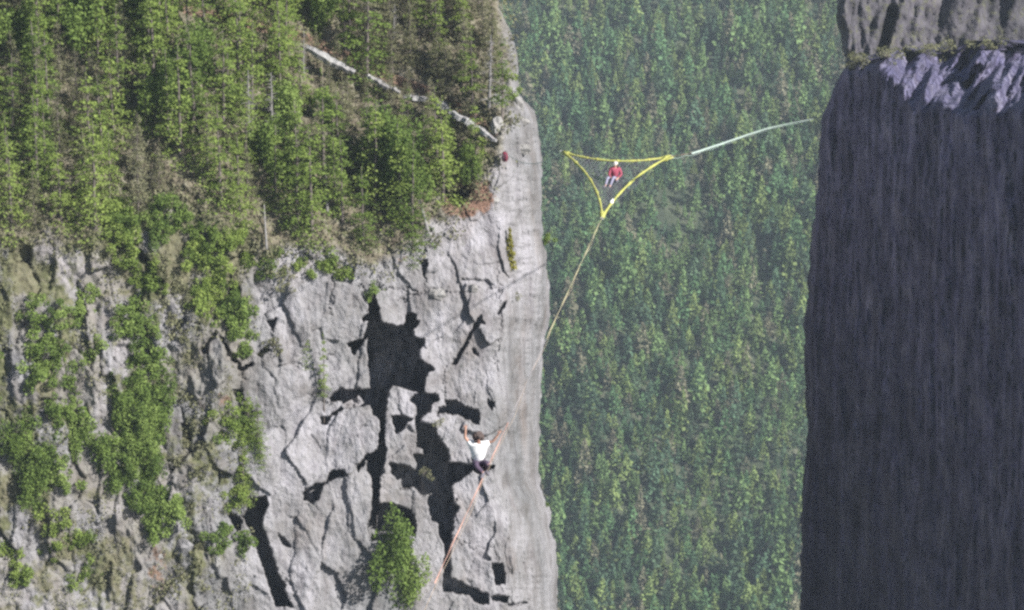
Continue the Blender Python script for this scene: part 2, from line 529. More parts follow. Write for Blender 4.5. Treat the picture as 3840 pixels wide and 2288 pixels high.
# recesses
wob = 3.5 * fbm(gx / 16, gy / 16, 91, 3, 0.6)
wob2 = 3.5 * fbm(gx / 16, gy / 16, 191, 3, 0.6)
rec = np.zeros(gx.shape)
for poly, dep in RECESS:
    a = np.array(poly)
    x0, y0 = a.min(0) - 14; x1, y1 = a.max(0) + 14
    sel = (gx > x0) & (gx < x1) & (gy > y0) & (gy < y1)
    if not sel.any(): continue
    sd = poly_sdf(gx[sel] + wob[sel], gy[sel] + wob2[sel], poly)
    rec[sel] = np.maximum(rec[sel], dep * (1.5 if dep > .5 else 1) * smooth(3.5, -3.5, sd) * (1 + 0.15 * fbm(gx[sel] / 30, gy[sel] / 60, 55, 3)))
for pl, dep in CRACKS:
    a = np.array(pl)
    x0, y0 = a.min(0) - 25; x1, y1 = a.max(0) + 25
    sel = (gx > x0) & (gx < x1) & (gy > y0) & (gy < y1)
    sd = np.full(sel.sum(), 1e9)
    for i in range(len(pl) - 1):
        sd = np.minimum(sd, seg_dist(gx[sel] + 3 * wob[sel], gy[sel] + 3 * wob2[sel], pl[i], pl[i + 1]))
    rec[sel] = np.maximum(rec[sel], 0.45 * dep * smooth(5, 1.5, sd))
D = D + rec

pts = P(gx, gy, D)
# paint: R moss, G red earth, B forest floor
cr = np.zeros(gx.shape + (3,))
forest = smooth(40, -50, gy - rim(gx) + 30 * fbm(gx / 60, gy / 60, 61, 3)) * smooth(1930, 1850, gx + 25 * vnoise(gx / 40, gy / 50, 5) + 0.0 * gy)
cr[..., 2] = np.maximum(forest, np.clip(0.45 * left_rough * smooth(-.4, .5, fbm(gx / 110, gy / 200, 97, 3)), 0, 1))
cr[..., 0] = np.clip(left_rough * (0.31 + 0.28 * fbm(gx / 80, gy / 130, 71, 3)) + 0.20 * smooth(1350, 900, gy) * (1 - edgez) + 0.10 * smooth(1950, 1850, gx) * smooth(900, 500, gy), 0, 1)
red = 1.3 * np.exp(-(((gx - 1765) / 85) ** 2 + ((gy - 735) / 75) ** 2)) + 0.9 * np.exp(-(((gx - 1690) / 40) ** 2 + ((gy - 770) / 35) ** 2)) \
    + 0.5 * np.exp(-(((gx - 1510) / 30) ** 2 + ((gy - 965) / 30) ** 2)) + 0.6 * np.exp(-(((gx - 590) / 60) ** 2 + ((gy - 2130) / 150) ** 2)) \
    + 0.5 * np.exp(-(((gx - 840) / 50) ** 2 + ((gy - 1500) / 45) ** 2)) + 0.35 * np.exp(-(((gx - 1880) / 50) ** 2 + ((gy - 1040) / 50) ** 2)) \
    + 0.35 * np.exp(-(((gx - 1240) / 45) ** 2 + ((gy - 1230) / 35) ** 2)) + 0.45 * np.exp(-(((gx - 800) / 90) ** 2 + ((gy - 830) / 60) ** 2))
tl = [(700, 60), (1150, 170), (1320, 250), (1490, 330), (1600, 370), (1690, 415), (1850, 520)]
dt = np.full(gx.shape, 1e9)
for i in range(len(tl) - 1):
    dt = np.minimum(dt, seg_dist(gx, gy + 28, tl[i], tl[i + 1]))
trail = smooth(34, 12, dt)
cr[..., 1] = np.clip(red, 0, 1) * 0.8 + 0.7 * trail
cr[..., 2] = cr[..., 2] * (1 - 0.75 * trail) * (1 - 0.8 * np.clip(red, 0, 1))
# wrap the silhouette backwards so that the buttress is a body, not a sheet
wr = np.linspace(0, 1, N_E)[1:]
bx = xe_rows[:, None] - 30 * wr[None, :] ** 2
bd = D[:, -1:] + 1.2 * wr[None, :] + 130 * wr[None, :] ** 2.2
bp_ = P(bx, np.repeat(rows[:, None], N_E - 1, 1), bd)
allp = np.concatenate([pts, bp_], axis=1)
allc = np.concatenate([cr, np.zeros(bp_.shape)], axis=1)


def grid_faces(nr, nc):
    i = np.arange(nr - 1)[:, None] * nc + np.arange(nc - 1)[None, :]
    return np.stack([i, i + nc, i + nc + 1, i + 1], -1).reshape(-1, 4)


nr, nc = allp.shape[:2]
me = mesh_np("left_cliff", allp.reshape(-1, 3), grid_faces(nr, nc), M_ROCK, True, allc.reshape(-1, 3))
lc = link("left_cliff", me)
tag(lc, "pale grey granite cliff with dark recesses under a wooded slope", "cliff", kind="structure")


def DL(x, y, flat=False):
    """depth of the left cliff's surface at a photo pixel"""
    r = np.clip(np.searchsorted(rows, y), 1, len(rows) - 1)
    row = gx[r]
    src = D0 if flat else D
    return float(np.interp(x, row, src[r]))


# ------------------------------------------------------------------ right cliff, a shaded wall turned away from the sun
Yr = [-300, 60, 130, 165, 195, 228, 280, 364, 455, 606, 728, 898, 1180, 1349, 1508, 1648, 1835, 2022, 2284, 2700]
Xr = [5200, 4600, 4100, 3650, 3300, 3205, 3150, 3110, 3080, 3073, 3061, 3045, 3017, 3020, 3024, 3027, 3006, 3005, 3001, 3000]
rows_r = np.concatenate([np.arange(-20, 2310, 5.0), np.arange(2310, 2800, 20)])
xer = np.interp(rows_r, Yr, Xr) + 5 * fbm(rows_r / 50, rows_r * 0, 15, 4)
NC = 240
tr_ = np.linspace(0, 1, NC) ** 1.15
rx = xer[:, None] + (4350 - xer[:, None]).clip(80, None) * tr_[None, :]
ry = np.repeat(rows_r[:, None], NC, 1)
ry = ry + (26 * fbm(rx / 85, rx * 0, 71, 4) + 30 * np.exp(-((rx - 3300) / 60) ** 2)) * np.exp(-np.clip(ry - 120, 0, None) / 130)
u = (rx - 3010) / 39.0
yc = np.interp(rx, [3000, 3080, 3200, 3330, 3420, 3600, 4800], [230, 290, 300, 300, 430, 450, 430])
upc = np.clip((yc - ry) / 39.0, 0, None)
fl_ = 1 - 0.85 * smooth(0.5, 6.5, upc + 1.3 * np.clip(upc, 0, 1) * fbm((rx + .5 * ry) / 45, ry / 110, 49, 4))
Dr = 400 - 2.6 * u * fl_ + 0.30 * (ry - 600) / 39.0 + 1.3 * (np.sqrt(upc ** 2 + 1) - 1)
Dr += (0.62 - .3 * smooth(0, 3, upc)) * fbm((rx + 8 * fbm(rx / 60, ry / 120, 410, 3)) / 26, ry / 300, 41, 5, 0.6)
Dr += 0.35 * np.abs(fbm((rx + .7 * ry) / 55, (ry - .5 * rx) / 70, 46, 4, 0.6)) * smooth(0, 3, upc)
Dr += 0 + 0.28 * fbm(rx / 14, ry / 90, 42, 4, 0.6) + 0.6 * fbm(rx / 90, ry / 260, 43, 3)
Dr += 0.22 * fbm(rx / 8, ry / 40, 48, 4, 0.6) + 0.25 * smooth(0, 4, upc) * fbm((rx + .6 * ry) / 40, (ry - .3 * rx) / 160, 58, 4, 0.6)
ue = np.clip(1 - (rx - xer[:, None]) / 26.0, 0, 1)
Dr += 4.0 * (1 - np.sqrt(1 - ue ** 2 * 0.999))
rp = P(rx, ry, Dr)
wr = np.linspace(0, 1, 18)[1:][::-1]
bx = xer[:, None] + 40 * wr[None, :] ** 2
bd = Dr[:, :1] + 1.0 * wr[None, :] + 120 * wr[None, :] ** 2
bp_ = P(bx, np.repeat(rows_r[:, None], 17, 1), bd)
allp = np.concatenate([bp_, rp], axis=1)
nr, nc = allp.shape[:2]
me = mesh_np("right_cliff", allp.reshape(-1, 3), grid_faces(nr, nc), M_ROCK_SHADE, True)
rc = link("right_cliff", me)
tag(rc, "dark streaked cliff wall in shade with a sunlit rounded crest", "cliff", kind="structure")

# buttress behind its crest
rows_b = np.arange(-260, 620, 7.0)
xb = np.interp(rows_b, [-260, -50, 60, 180, 240, 620], [3190, 3150, 3138, 3152, 3175, 3230]) + 7 * fbm(rows_b / 30, rows_b * 0, 25, 4)
NB = 150
bxg = xb[:, None] + (4600 - xb[:, None]) * (np.linspace(0, 1, NB) ** 1.3)[None, :]
byg = np.repeat(rows_b[:, None], NB, 1)
Db = 470 + 0.45 * (350 - byg) / 33 + 0.25 * (bxg - 3150) / 33
Db += 1.3 * fbm((bxg + 0.25 * byg) / 75, byg / 200, 141, 5, 0.5) + 0.5 * fbm(bxg / 14, byg / 50, 142, 4)
gul = seg_dist(bxg, byg, (3345, 40), (3300, 200))
Db += 5.0 * smooth(26, 6, gul)
gul = seg_dist(bxg, byg, (3110, 90), (3105, 180))
ub = np.clip(1 - (bxg - xb[:, None]) / 40.0, 0, 1)
Db += 6.0 * (1 - np.sqrt(1 - ub ** 2 * 0.999))
bpx = P(bxg, byg, Db)
wr = np.linspace(0, 1, 10)[1:][::-1]
bb = P(xb[:, None] + 30 * wr[None, :] ** 2, np.repeat(rows_b[:, None], 9, 1), Db[:, :1] + 90 * wr[None, :] ** 2)
allp = np.concatenate([bb, bpx], axis=1)
nr, nc = allp.shape[:2]
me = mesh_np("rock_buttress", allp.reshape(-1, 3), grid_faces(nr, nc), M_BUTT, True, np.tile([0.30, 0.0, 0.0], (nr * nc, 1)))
rb = link("rock_buttress", me)
tag(rb, "sunlit pinkish grey buttress rising behind the dark wall", "cliff", kind="structure")

# ------------------------------------------------------------------ far hillside and valley
TAN = math.tan(math.radians(30))


def hill_z(x, y):
    base = -524 + TAN * (y - 1298)
    base = np.where(y < 1000, -524 + TAN * (1000 - 1298) + 0.02 * (y - 1000), base)
    base = np.where(y > 1900, -524 + TAN * (1900 - 1298) + 0.25 * (y - 1900), base)
    return base + 7 * fbm(x / 60.0, y / 70.0, 301, 3) + 0.10 * (x - 50) * 0


hx = np.concatenate([np.linspace(-2500, -150, 24), np.linspace(-140, 260, 100), np.linspace(270, 2700, 24)])
hy = np.concatenate([np.linspace(-300, 1000, 20), np.linspace(1010, 1700, 160), np.linspace(1720, 4500, 24)])
HX, HY = np.meshgrid(hx, hy)
HZ = hill_z(HX, HY)
hv = np.stack([HX, HY, HZ], -1)
m, nt, b = new_mat("forest_floor")
nt.links.new(ramp(nt, noise(nt, 0.12, 6, 0.65), [(0.35, (0.04, 0.05, 0.035)), (0.5, (0.07, 0.085, 0.05)), (0.66, (0.12, 0.12, 0.085))]), b.inputs["Base Color"])
f = grid_faces(*HX.shape)[:, ::-1]
hs = link("hillside", mesh_np("hillside", hv.reshape(-1, 3), f, m, True))
tag(hs, "forested mountainside far across the valley", "hillside", kind="structure")


def leaf_cards(centers, sizes, r_, flat=0.0):
    """one small randomly turned quad per centre"""
    n = len(centers)
    nn = r_.normal(size=(n, 3)) * (1 - flat) + np.array([0, 0, 1.0]) * flat * 1.6
    a = np.cross(nn, r_.normal(size=(n, 3)))
    a /= np.linalg.norm(a, axis=1, keepdims=True) + 1e-9
    b_ = np.cross(nn, a)
    b_ /= np.linalg.norm(b_, axis=1, keepdims=True) + 1e-9
    s = np.asarray(sizes).reshape(-1, 1) * 0.5
    asp = r_.uniform(0.55, 1.0, (n, 1))
    a = a * s; b_ = b_ * s * asp
    v = np.stack([centers - a - b_ * .5, centers + a * .4 - b_, centers + a + b_ * .4, centers - a * .3 + b_], 1).reshape(-1, 3)
    f_ = np.arange(n * 4).reshape(-1, 4)
    return v, f_


# far forest: thousands of spired crowns reading as one wood
protoF = []
for k in range(7):
    r_ = np.random.default_rng(100 + k)
    h = 1.0; n = 185
    z = r_.uniform(0.06, 1.0, n) ** 0.9
    R = 0.30 * (1 - z) ** 0.85 + 0.008
    ang = r_.uniform(0, 2 * math.pi, n)
    lob = 1 + 0.25 * np.sin(3 * ang + k) + 0.2 * np.sin(z * 30)
    rad = R * lob * r_.uniform(0.45, 1.0, n)
    c = np.stack([rad * np.cos(ang), rad * np.sin(ang), z], 1)
    protoF.append(leaf_cards(c, 0.088 * (1.25 - 0.65 * z) * r_.uniform(0.7, 1.4, n), r_))
vs = []; fs = []; cs = []; nv = 0
step = 3.6
palF = 1.95 * np.array([[0.055, 0.100, 0.045], [0.085, 0.128, 0.050], [0.108, 0.140, 0.050], [0.050, 0.085, 0.050], [0.110, 0.105, 0.070], [0.045, 0.07, 0.04]])
yy_ = 1128.0
while yy_ < 1495:
    xx_ = -30.0
    while xx_ < 150:
        x = xx_ + rng.uniform(-1.8, 1.8); y = yy_ + rng.uniform(-1.8, 1.8)
        dens = 0.6 * vnoise(x / 22, y / 26, 777) + 0.9 * vnoise(x / 5.5, y / 8, 778)
        if dens > -1.0 or rng.uniform() < .35:
            h = rng.uniform(6.0, 11.5) * (1 + 0.3 * vnoise(x / 20, y / 25, 779)) * (1.45 if rng.uniform() < .16 else 1)
            v, f_ = protoF[rng.integers(7)]
            a = rng.uniform(0, 6.28); ca, sa = math.cos(a), math.sin(a)
            w = h * rng.uniform(0.7, 1.25)
            q = np.empty_like(v)
            q[:, 0] = (v[:, 0] * ca - v[:, 1] * sa) * w + x
            q[:, 1] = (v[:, 0] * sa + v[:, 1] * ca) * w + y
            q[:, 2] = v[:, 2] * h + float(hill_z(x, y)) - 0.4
            t = 0.5 + 0.5 * vnoise(x / 30, y / 30, 900)
            pr = np.array([.22, .25 + .1 * t, .18, .16, .10, .09]); pr /= pr.sum()
            c = palF[rng.choice(6, p=pr)] * rng.uniform(0.7, 1.25)
            vs.append(q); fs.append(f_ + nv); nv += len(v)
            cs.append(np.repeat(c[None, :], len(v), 0) * np.repeat(rng.uniform(0.9, 1.1, (len(v) // 4, 1)), 4, 0))
        xx_ += step
    yy_ += step * 0.95
me = mesh_np("far_forest", np.concatenate(vs), np.concatenate(fs), M_FAR, False, np.concatenate(cs))
ff = link("far_forest", me)
tag(ff, "hazy blue green conifer forest covering the far slope between the cliffs", "forest", kind="stuff")
print("far forest quads", sum(len(q) for q in fs))


# ------------------------------------------------------------------ trees
def trunk_mesh(name, h, r0, mat, r_, lean=0.03, branches=0, blen=1.0):
    mb = MB()
    p = [Vector((0, 0, -0.5))]
    k = 7
    dx, dy = r_.normal(0, lean), r_.normal(0, lean)
    for i in range(1, k + 1):
        z = h * i / k
        p.append(Vector((dx * z + r_.normal(0, .03), dy * z + r_.normal(0, .03), z)))
    mb.tube(p, [r0 * (1 - 0.88 * i / k) for i in range(k + 1)], 7)
    for i in range(branches):
        z = r_.uniform(0.18, 0.97) * h
        a = r_.uniform(0, 6.28)
        L = blen * (1.1 - 0.75 * z / h) * r_.uniform(0.5, 1.1)
        c = Vector((dx * z, dy * z, z))
        e1 = c + Vector((math.cos(a) * L * .5, math.sin(a) * L * .5, r_.uniform(-.05, .12) * L))
        e2 = c + Vector((math.cos(a) * L, math.sin(a) * L, r_.uniform(-.25, .25) * L))
        mb.tube([c, e1, e2], [r0 * .22, r0 * .13, r0 * .05], 4, cap=False)
    return mb.mesh(name, mat, True), (dx, dy)


def crown_mesh(name, h, R, mat, r_, lean, whorls=15, per=6, z0=0.16, density=1.0, droop=0.25, pad=0.30, size=0.23, flat=0.45):
    """tiers of layered boughs: each bough a long flat spray of needles, with dark air between the tiers"""
    cs_ = []; ss_ = []
    for w in range(whorls):
        t = z0 + (1 - z0) * (w + r_.uniform(-.3, .3)) / whorls
        t = min(t, 0.97)
        z = t * h
        rr = R * ((1 - t) ** 0.85 * 1.12 + 0.05) * (0.7 + 0.3 * min(1, (t - z0 + .1) * 5))
        nb = max(4, int(per * (1 - 0.35 * t)))
        a0 = r_.uniform(0, 6.28)
        for b_ in range(nb):
            if r_.uniform() > density: continue
            a = a0 + b_ * 6.283 / nb + r_.normal(0, .30)
            L = rr * r_.uniform(0.55, 1.2)
            zo = r_.normal(0, .10)
            n = int(42 * (0.35 + L / R))
            u = r_.uniform(0.12, 1.0, n) ** 0.8
            side = r_.normal(0, 1, n) * pad * (0.35 + 0.9 * u * (1.15 - u)) * (0.5 + L / R)
            q = np.stack([lean[0] * z + np.cos(a) * L * u - np.sin(a) * side, lean[1] * z + np.sin(a) * L * u + np.cos(a) * side,
                          z + zo - droop * L * u ** 1.6 + r_.normal(0, .055, n) - .12 * np.abs(side)], 1)
            cs_.append(q); ss_.append(size * r_.uniform(0.6, 1.35, n) * (1.1 - .35 * u))
    n = 26
    zz = r_.uniform(.90, 1.04, n)
    top = np.stack([r_.normal(lean[0] * h, .10, n) * (1.04 - zz) * 9, r_.normal(lean[1] * h, .10, n) * (1.04 - zz) * 9, h * zz], 1)
    cs_.append(top); ss_.append(np.full(n, size * .6))
    c = np.concatenate(cs_); s = np.concatenate(ss_)
    v, f_ = leaf_cards(c, s, r_, flat)
    return mesh_np(name, v, f_, mat)


def bush_mesh(name, rx_, rz_, mat, r_, n=520, size=0.20, lobes=7):
    cc = r_.normal(size=(lobes, 3)) * np.array([rx_ * .5, rx_ * .5, rz_ * .38]) + np.array([0, 0, rz_ * .62])
    pick = r_.integers(0, lobes, n)
    d = r_.normal(size=(n, 3)); d /= np.linalg.norm(d, axis=1, keepdims=True)
    q = cc[pick] + d * np.array([rx_ * .46, rx_ * .46, rz_ * .36]) * r_.uniform(.55, 1.1, (n, 1))
    v, f_ = leaf_cards(q, size * r_.uniform(.6, 1.4, n), r_, .25)
    return mesh_np(name, v, f_, mat)


def stem_mesh(name, rx_, rz_, r_):
    mb = MB()
    for i in range(5):
        a = r_.uniform(0, 6.28); L = rx_ * r_.uniform(.3, .8)
        mb.tube([Vector((0, 0, -.25)), Vector((math.cos(a) * L * .4, math.sin(a) * L * .4, rz_ * .4)), Vector((math.cos(a) * L, math.sin(a) * L, rz_ * r_.uniform(.7, 1.1)))], [.05, .035, .012], 5)
    return mb.mesh(name, M_BARK, True)


PROTO = {}
PLANTS = []


def make_proto(key, i):
    r_ = np.random.default_rng(hash(key) % 1000 + i * 13 if False else sum(map(ord, key)) * 7 + i * 13)
    if key == 'fir':
        h = 8.2; tm, ln = trunk_mesh("trunk", h, .15, M_BARK, r_, .02, 10, 1.0)
        return [("trunk", tm), ("crown", crown_mesh("crown", h, 1.95, M_LEAF, r_, ln, 9, 7, .06, .95, .24, .42, .195, .6))]
    if key == 'thin_fir':
        h = 7.5; tm, ln = trunk_mesh("trunk", h, .12, M_BARK, r_, .02, 26, 1.3)
        return [("trunk", tm), ("crown", crown_mesh("crown", h, 1.45, M_LEAF, r_, ln, 8, 6, .28, .8, .22, .36, .185, .6))]
    if key == 'olive':
        h = 6.5; tm, ln = trunk_mesh("trunk", h, .10, M_BARK, r_, .03, 46, 1.3)
        return [("trunk", tm), ("crown", crown_mesh("crown", h, 1.35, M_LEAF_OLIVE, r_, ln, 13, 6, .08, .85, .15, .45, .14, .2))]
    if key == 'dead':
        h = 6.5; tm, ln = trunk_mesh("trunk", h, .17, M_DEAD, r_, .03, 60, 1.2)
        return [("trunk", tm)]
    if key == 'broad':
        h = 4.2; tm, ln = trunk_mesh("trunk", h * .9, .12, M_BARK, r_, .05, 18, 1.3)
        return [("trunk", tm), ("crown", bush_mesh("crown", 1.55, 3.6, M_LEAF_FRESH, r_, 4200, .20, 16))]
    if key == 'shrub':
        return [("stem", stem_mesh("stem", .8, .9, r_)), ("foliage", bush_mesh("foliage", .85, 1.0, M_LEAF, r_, 1200, .14, 9))]
    if key == 'fresh_shrub':
        return [("stem", stem_mesh("stem", .8, .9, r_)), ("foliage", bush_mesh("foliage", .9, 1.1, M_LEAF_FRESH, r_, 1300, .15, 9))]
    if key == 'dry_shrub':
        return [("stem", stem_mesh("stem", .8, .9, r_)), ("foliage", bush_mesh("foliage", .8, .8, M_LEAF_OLIVE, r_, 260, .16, 8))]
    if key == 'yellow_fir':
        h = 3.2; tm, ln = trunk_mesh("trunk", h, .07, M_BARK, r_, .02, 6, .4)
        return [("trunk", tm), ("crown", crown_mesh("crown", h, .48, M_LEAF_YEL, r_, ln, 12, 5, .05, 1, .2, .14, .14))]


NVAR = {'fir': 5, 'thin_fir': 3, 'olive': 4, 'dead': 3, 'broad': 3, 'shrub': 4, 'fresh_shrub': 3, 'dry_shrub': 3, 'yellow_fir': 1}


def plant(key, x, y, scale, label, group=None, name=None, sink=0.1, wide=1.0, lean=0.0, kx=None, leanx=0.0, flat=False):
    i = random.randrange(NVAR[key])
    if (key, i) not in PROTO:
        PROTO[(key, i)] = make_proto(key, i)
    parts = PROTO[(key, i)]
    nm = name or {'fir': 'fir_tree', 'thin_fir': 'fir_tree', 'olive': 'thin_tree', 'dead': 'dead_tree', 'broad': 'leafy_tree',
                  'yellow_fir': 'young_fir'}.get(key, 'shrub')
    cat = 'shrub' if 'shrub' in key else 'tree'
    o = empty(nm, PV(x, y, DL(x, y, flat) + 0.3) - Vector((0, 0, sink)), random.uniform(0, 6.28))
    o.scale = (scale * wide, scale * wide, scale)
    o.rotation_euler = (lean, leanx, random.uniform(0, 6.28))
    tag(o, label, cat, group)
    if group: PLANTS.append((o, x, y - (0 if 'shrub' in key else 120 * scale), key, scale))
    for pn, pm in parts:
        link(pn, pm, o)
    return o


# --- the wooded slope above the rim
placed = []


def free(x, y, mx, my):
    for a, b_ in placed:
        if abs(a - x) < mx and abs(b_ - y) < my: return False
    placed.append((x, y)); return True


G_FIR = "dense bright green firs on the slope above the cliff"
G_OLV = "thin grey green trees on the upper slope beside the cliff edge"
G_DEAD = "bare grey dead trees standing in the wood above the cliff"
G_BRD = "leafy trees on the slope above the cliff"
cnt = 0
tries = 0
while cnt < 190 and tries < 30000:
    tries += 1
    x = random.uniform(-150, 1900); y = random.uniform(-20, 1020) if random.random() < .85 else random.uniform(1000, 1250)
    r = float(rim(x))
    if y > r + 5: continue
    if x > 1400 and y < 330 and x > 1845 - 0.0 * y: continue
    if x > 1880 and y < 420: continue
    # leave the trail's stones in view
    dl = min(math.hypot(0, 0) + float(seg_dist(np.array(x), np.array(y - 150), tl[i], tl[i + 1])) for i in range(1, len(tl) - 1))
    mxs, mys = (78, 52)
    upright = x > 1230 and y < 640 + (x - 1230) * -0.25
    if upright: mxs, mys = 52, 46
    if not free(x, y, mxs, mys): continue
    q = random.random()
    sc = random.uniform(.72, 1.1)
    if 1120 < x < 1870 and dl < 120: sc *= 0.62
    if upright:
        if q < .74: plant('olive', x, y, sc * .95, "thin grey green tree with sparse needles on the upper slope near the cliff edge", G_OLV)
        elif q < .80: plant('dead', x, y, sc * .9, "bare grey dead tree with broken side branches in the wood above the cliff", G_DEAD)
        else: plant('thin_fir', x, y, sc * .9, "slim fir with a bare lower trunk on the upper slope", "slim firs with bare lower trunks on the upper slope")
    else:
        if x < 620 and y > 250 and q < .45: plant('olive', x, y, sc * .8, "sparse grey green tree at the left end of the wood", "sparse trees at the left end of the wood")
        elif q < .05: plant('dead', x, y, sc, "bare grey dead tree with broken side branches in the wood above the cliff", G_DEAD)
        elif q < .14: plant('olive', x, y, sc * .9, "thin grey green tree between the bright firs above the cliff", "thin trees between the bright firs")
        elif q < .24: plant('broad', x, y, sc * 1.15, "rounded bright green leafy tree on the slope above the cliff", G_BRD)
        elif q < .36: plant('thin_fir', x, y, sc, "tall fir with a pale bare trunk below its crown above the cliff", "firs with pale bare trunks above the cliff")
        else: plant('fir', x, y, sc, "dense bright green fir with tiered branches on the slope above the cliff", G_FIR)
    cnt += 1
print("slope trees", cnt)

# --- named single trees
plant('fir', 1375, 330, 1.25, "very dark tall fir standing above the pale stone ledge", name="dark_fir")
plant('yellow_fir', 1912, 1005, 1.0, "small yellow green fir alone on the bright buttress edge", flat=True)
plant('fir', 1545, 985, .52, "small rounded bright fir at the lower tip of the wood above the smooth slab")
plant('dry_shrub', 1640, 905, .8, "olive shrub lying on the rim right of the small rounded fir")
plant('broad', 1480, 2215, 1.20, "round light green leafy tree growing out of the dark cleft at the bottom", flat=True, wide=.80)
plant('broad', 1535, 2275, 1.0, "smaller leafy tree below right of the round one in the bottom cleft", flat=True, wide=.8)
plant('thin_fir', 1215, 1560, .86, "leaning fir clinging to the middle of the bare face", flat=True, wide=.55, leanx=-.0)
plant('fir', 1150, 1375, .34, "small olive fir on the left of the bare face above the leaning fir", flat=True)
plant('fresh_shrub', 2058, 905, .45, "small yellow shrub poking out of the cliff's right edge", flat=True)
plant('dry_shrub', 1935, 1120, .5, "mossy shrub on the bright buttress below the yellow green fir", flat=True)
plant('fresh_shrub', 2045, 1895, .25, "tiny dark shrub on the right edge of the lower buttress", flat=True)
plant('dry_shrub', 1905, 480, .9, "grey green shrub between white boulders near the cliff's top edge", flat=True)
plant('fresh_shrub', 1925, 370, .6, "small green shrub at the crest beside the white rock", flat=True)
plant('shrub', 1890, 300, .8, "round green shrub on the pale crest below the upper outcrop", flat=True)
plant('dry_shrub', 1640, 1590, .55, "small olive shrub between the two dark recesses", flat=True)
plant('dry_shrub', 1590, 1780, .6, "low olive shrub on the ledge under the main recess", flat=True)
plant('fresh_shrub', 1400, 1110, .8, "light green shrub above the head of the dark recess", flat=True)
plant('shrub', 1290, 1060, 1.0, "green shrub hanging below the rim left of the smooth slab", flat=True)
plant('dry_shrub', 1330, 960, 1.0, "olive shrub on the rim above the slab's left joint", flat=True)

# --- vegetation strips down the broken left wall
strips = [
    # x, y, rx, ry, kind, n
    (500, 1260, 90, 90, 'fresh_shrub', 10), (500, 1420, 95, 120, 'fresh_shrub', 16), (510, 1600, 90, 110, 'broadish', 20),
    (500, 1760, 90, 130, 'broadish', 20), (570, 1930, 90, 90, 'fresh_shrub', 20), (470, 950, 60, 60, 'shrub', 8),
    (760, 960, 45, 90, 'shrub', 8), (790, 1120, 50, 90, 'shrub', 9), (880, 1250, 45, 90, 'fresh_shrub', 8),
    (880, 1600, 60, 90, 'shrub', 9), (925, 1780, 65, 120, 'fir', 11), (900, 1880, 40, 50, 'yellowish', 4),
    (860, 2060, 70, 35, 'fresh_shrub', 4), (700, 2140, 90, 70, 'dry_shrub', 10), (660, 1050, 90, 90, 'dry_shrub', 9),
    (600, 1150, 90, 90, 'dry_shrub', 9), (600, 850, 130, 60, 'fresh_shrub', 10), (470, 860, 60, 90, 'shrub', 9), (850, 900, 70, 40, 'shrub', 5), (720, 1750, 60, 110, 'dry_shrub', 7), (560, 1050, 70, 60, 'shrub', 6),
    (1080, 1050, 90, 50, 'dry_shrub', 8), (1170, 1000, 90, 40, 'shrub', 7), (1000, 1010, 70, 40, 'shrub', 6),
    (230, 1300, 170, 230, 'fresh_shrub', 22), (230, 1750, 170, 200, 'broadish', 16), (200, 2100, 180, 150, 'shrub', 14),
    (1000, 1320, 40, 40, 'dry_shrub', 3), (680, 1300, 90, 110, 'dry_shrub', 8), (690, 1560, 80, 120, 'dry_shrub', 7),
    (590, 2190, 60, 60, 'dry_shrub', 5), (-150, 1500, 180, 700, 'shrub', 18),
]
lab = {'shrub': ("green shrub rooted in the broken rock of the left wall", "green shrubs down the broken left wall"),
       'fresh_shrub': ("light green leafy shrub in the gully of the left wall", "light green shrubs down the broken left wall"),
       'dry_shrub': ("dry olive shrub on the ledges of the left wall", "dry olive shrubs on the left wall ledges")}
for (cx, cy, ax, ay, kd, n) in strips:
    for _ in range(n):
        a = random.uniform(0, 6.28); q = math.sqrt(random.random())
        x = cx + ax * q * math.cos(a); y = cy + ay * q * math.sin(a)
        k = kd
        if kd == 'dry_shrub' and random.random() < .4: continue
        if kd == 'broadish':
            if random.random() < .35:
                plant('broad', x, y, random.uniform(.5, .8), "leafy tree in the green gully of the left wall", "leafy trees in the gully of the left wall", flat=True); continue
            k = 'fresh_shrub'
        if kd == 'fir':
            plant('fir', x, y, random.uniform(.36, .55), "short fir in the row beside the bare face", "short firs in the row beside the bare face", flat=True); continue
        if kd == 'yellowish':
            plant('shrub', x, y, random.uniform(.6, .9), "yellow green shrub above the diagonal dark cleft", "yellow green shrubs above the diagonal cleft", flat=True); continue
        plant(k, x, y, random.uniform(.6, 1.15), *lab[k], flat=True)

# --- shrubs along the dark wall's crest
crest_n = 0
for i, x in enumerate(np.linspace(3215, 3780, 26)):
    if i % 4 == 2 or vnoise(i * 1.7, 0.5, 4) > .35: continue
    y = float(np.interp(x, Xr[::-1][-8:], Yr[::-1][-8:])) + 6
    d = float(np.interp(x, rx[np.searchsorted(rows_r, y + 4)], Dr[np.searchsorted(rows_r, y + 4)]))
    k = 'dry_shrub'
    if (k, 0) not in PROTO: PROTO[(k, 0)] = make_proto(k, 0)
    o = empty("shrub", PV(x, y + 8, d) - Vector((0, 0, .2)), i)
    o.scale = (1.0 + .5 * abs(float(vnoise(i * 2.3, 1, 6))),) * 2 + (.5 + .9 * abs(float(vnoise(i * 3.1, 2, 9))),)
    crest_n += 1
    tag(o, "grey green shrub along the dark wall's crest, %s from the crest's left end" % ["first", "second", "third", "fourth", "fifth", "sixth", "seventh", "eighth", "ninth", "tenth", "eleventh", "twelfth", "thirteenth", "fourteenth", "fifteenth", "sixteenth", "seventeenth", "eighteenth", "nineteenth", "twentieth"][crest_n - 1], "shrub", "shrubs along the dark wall's crest")
    for pn, pm in PROTO[(k, 0)]: link(pn, pm, o)

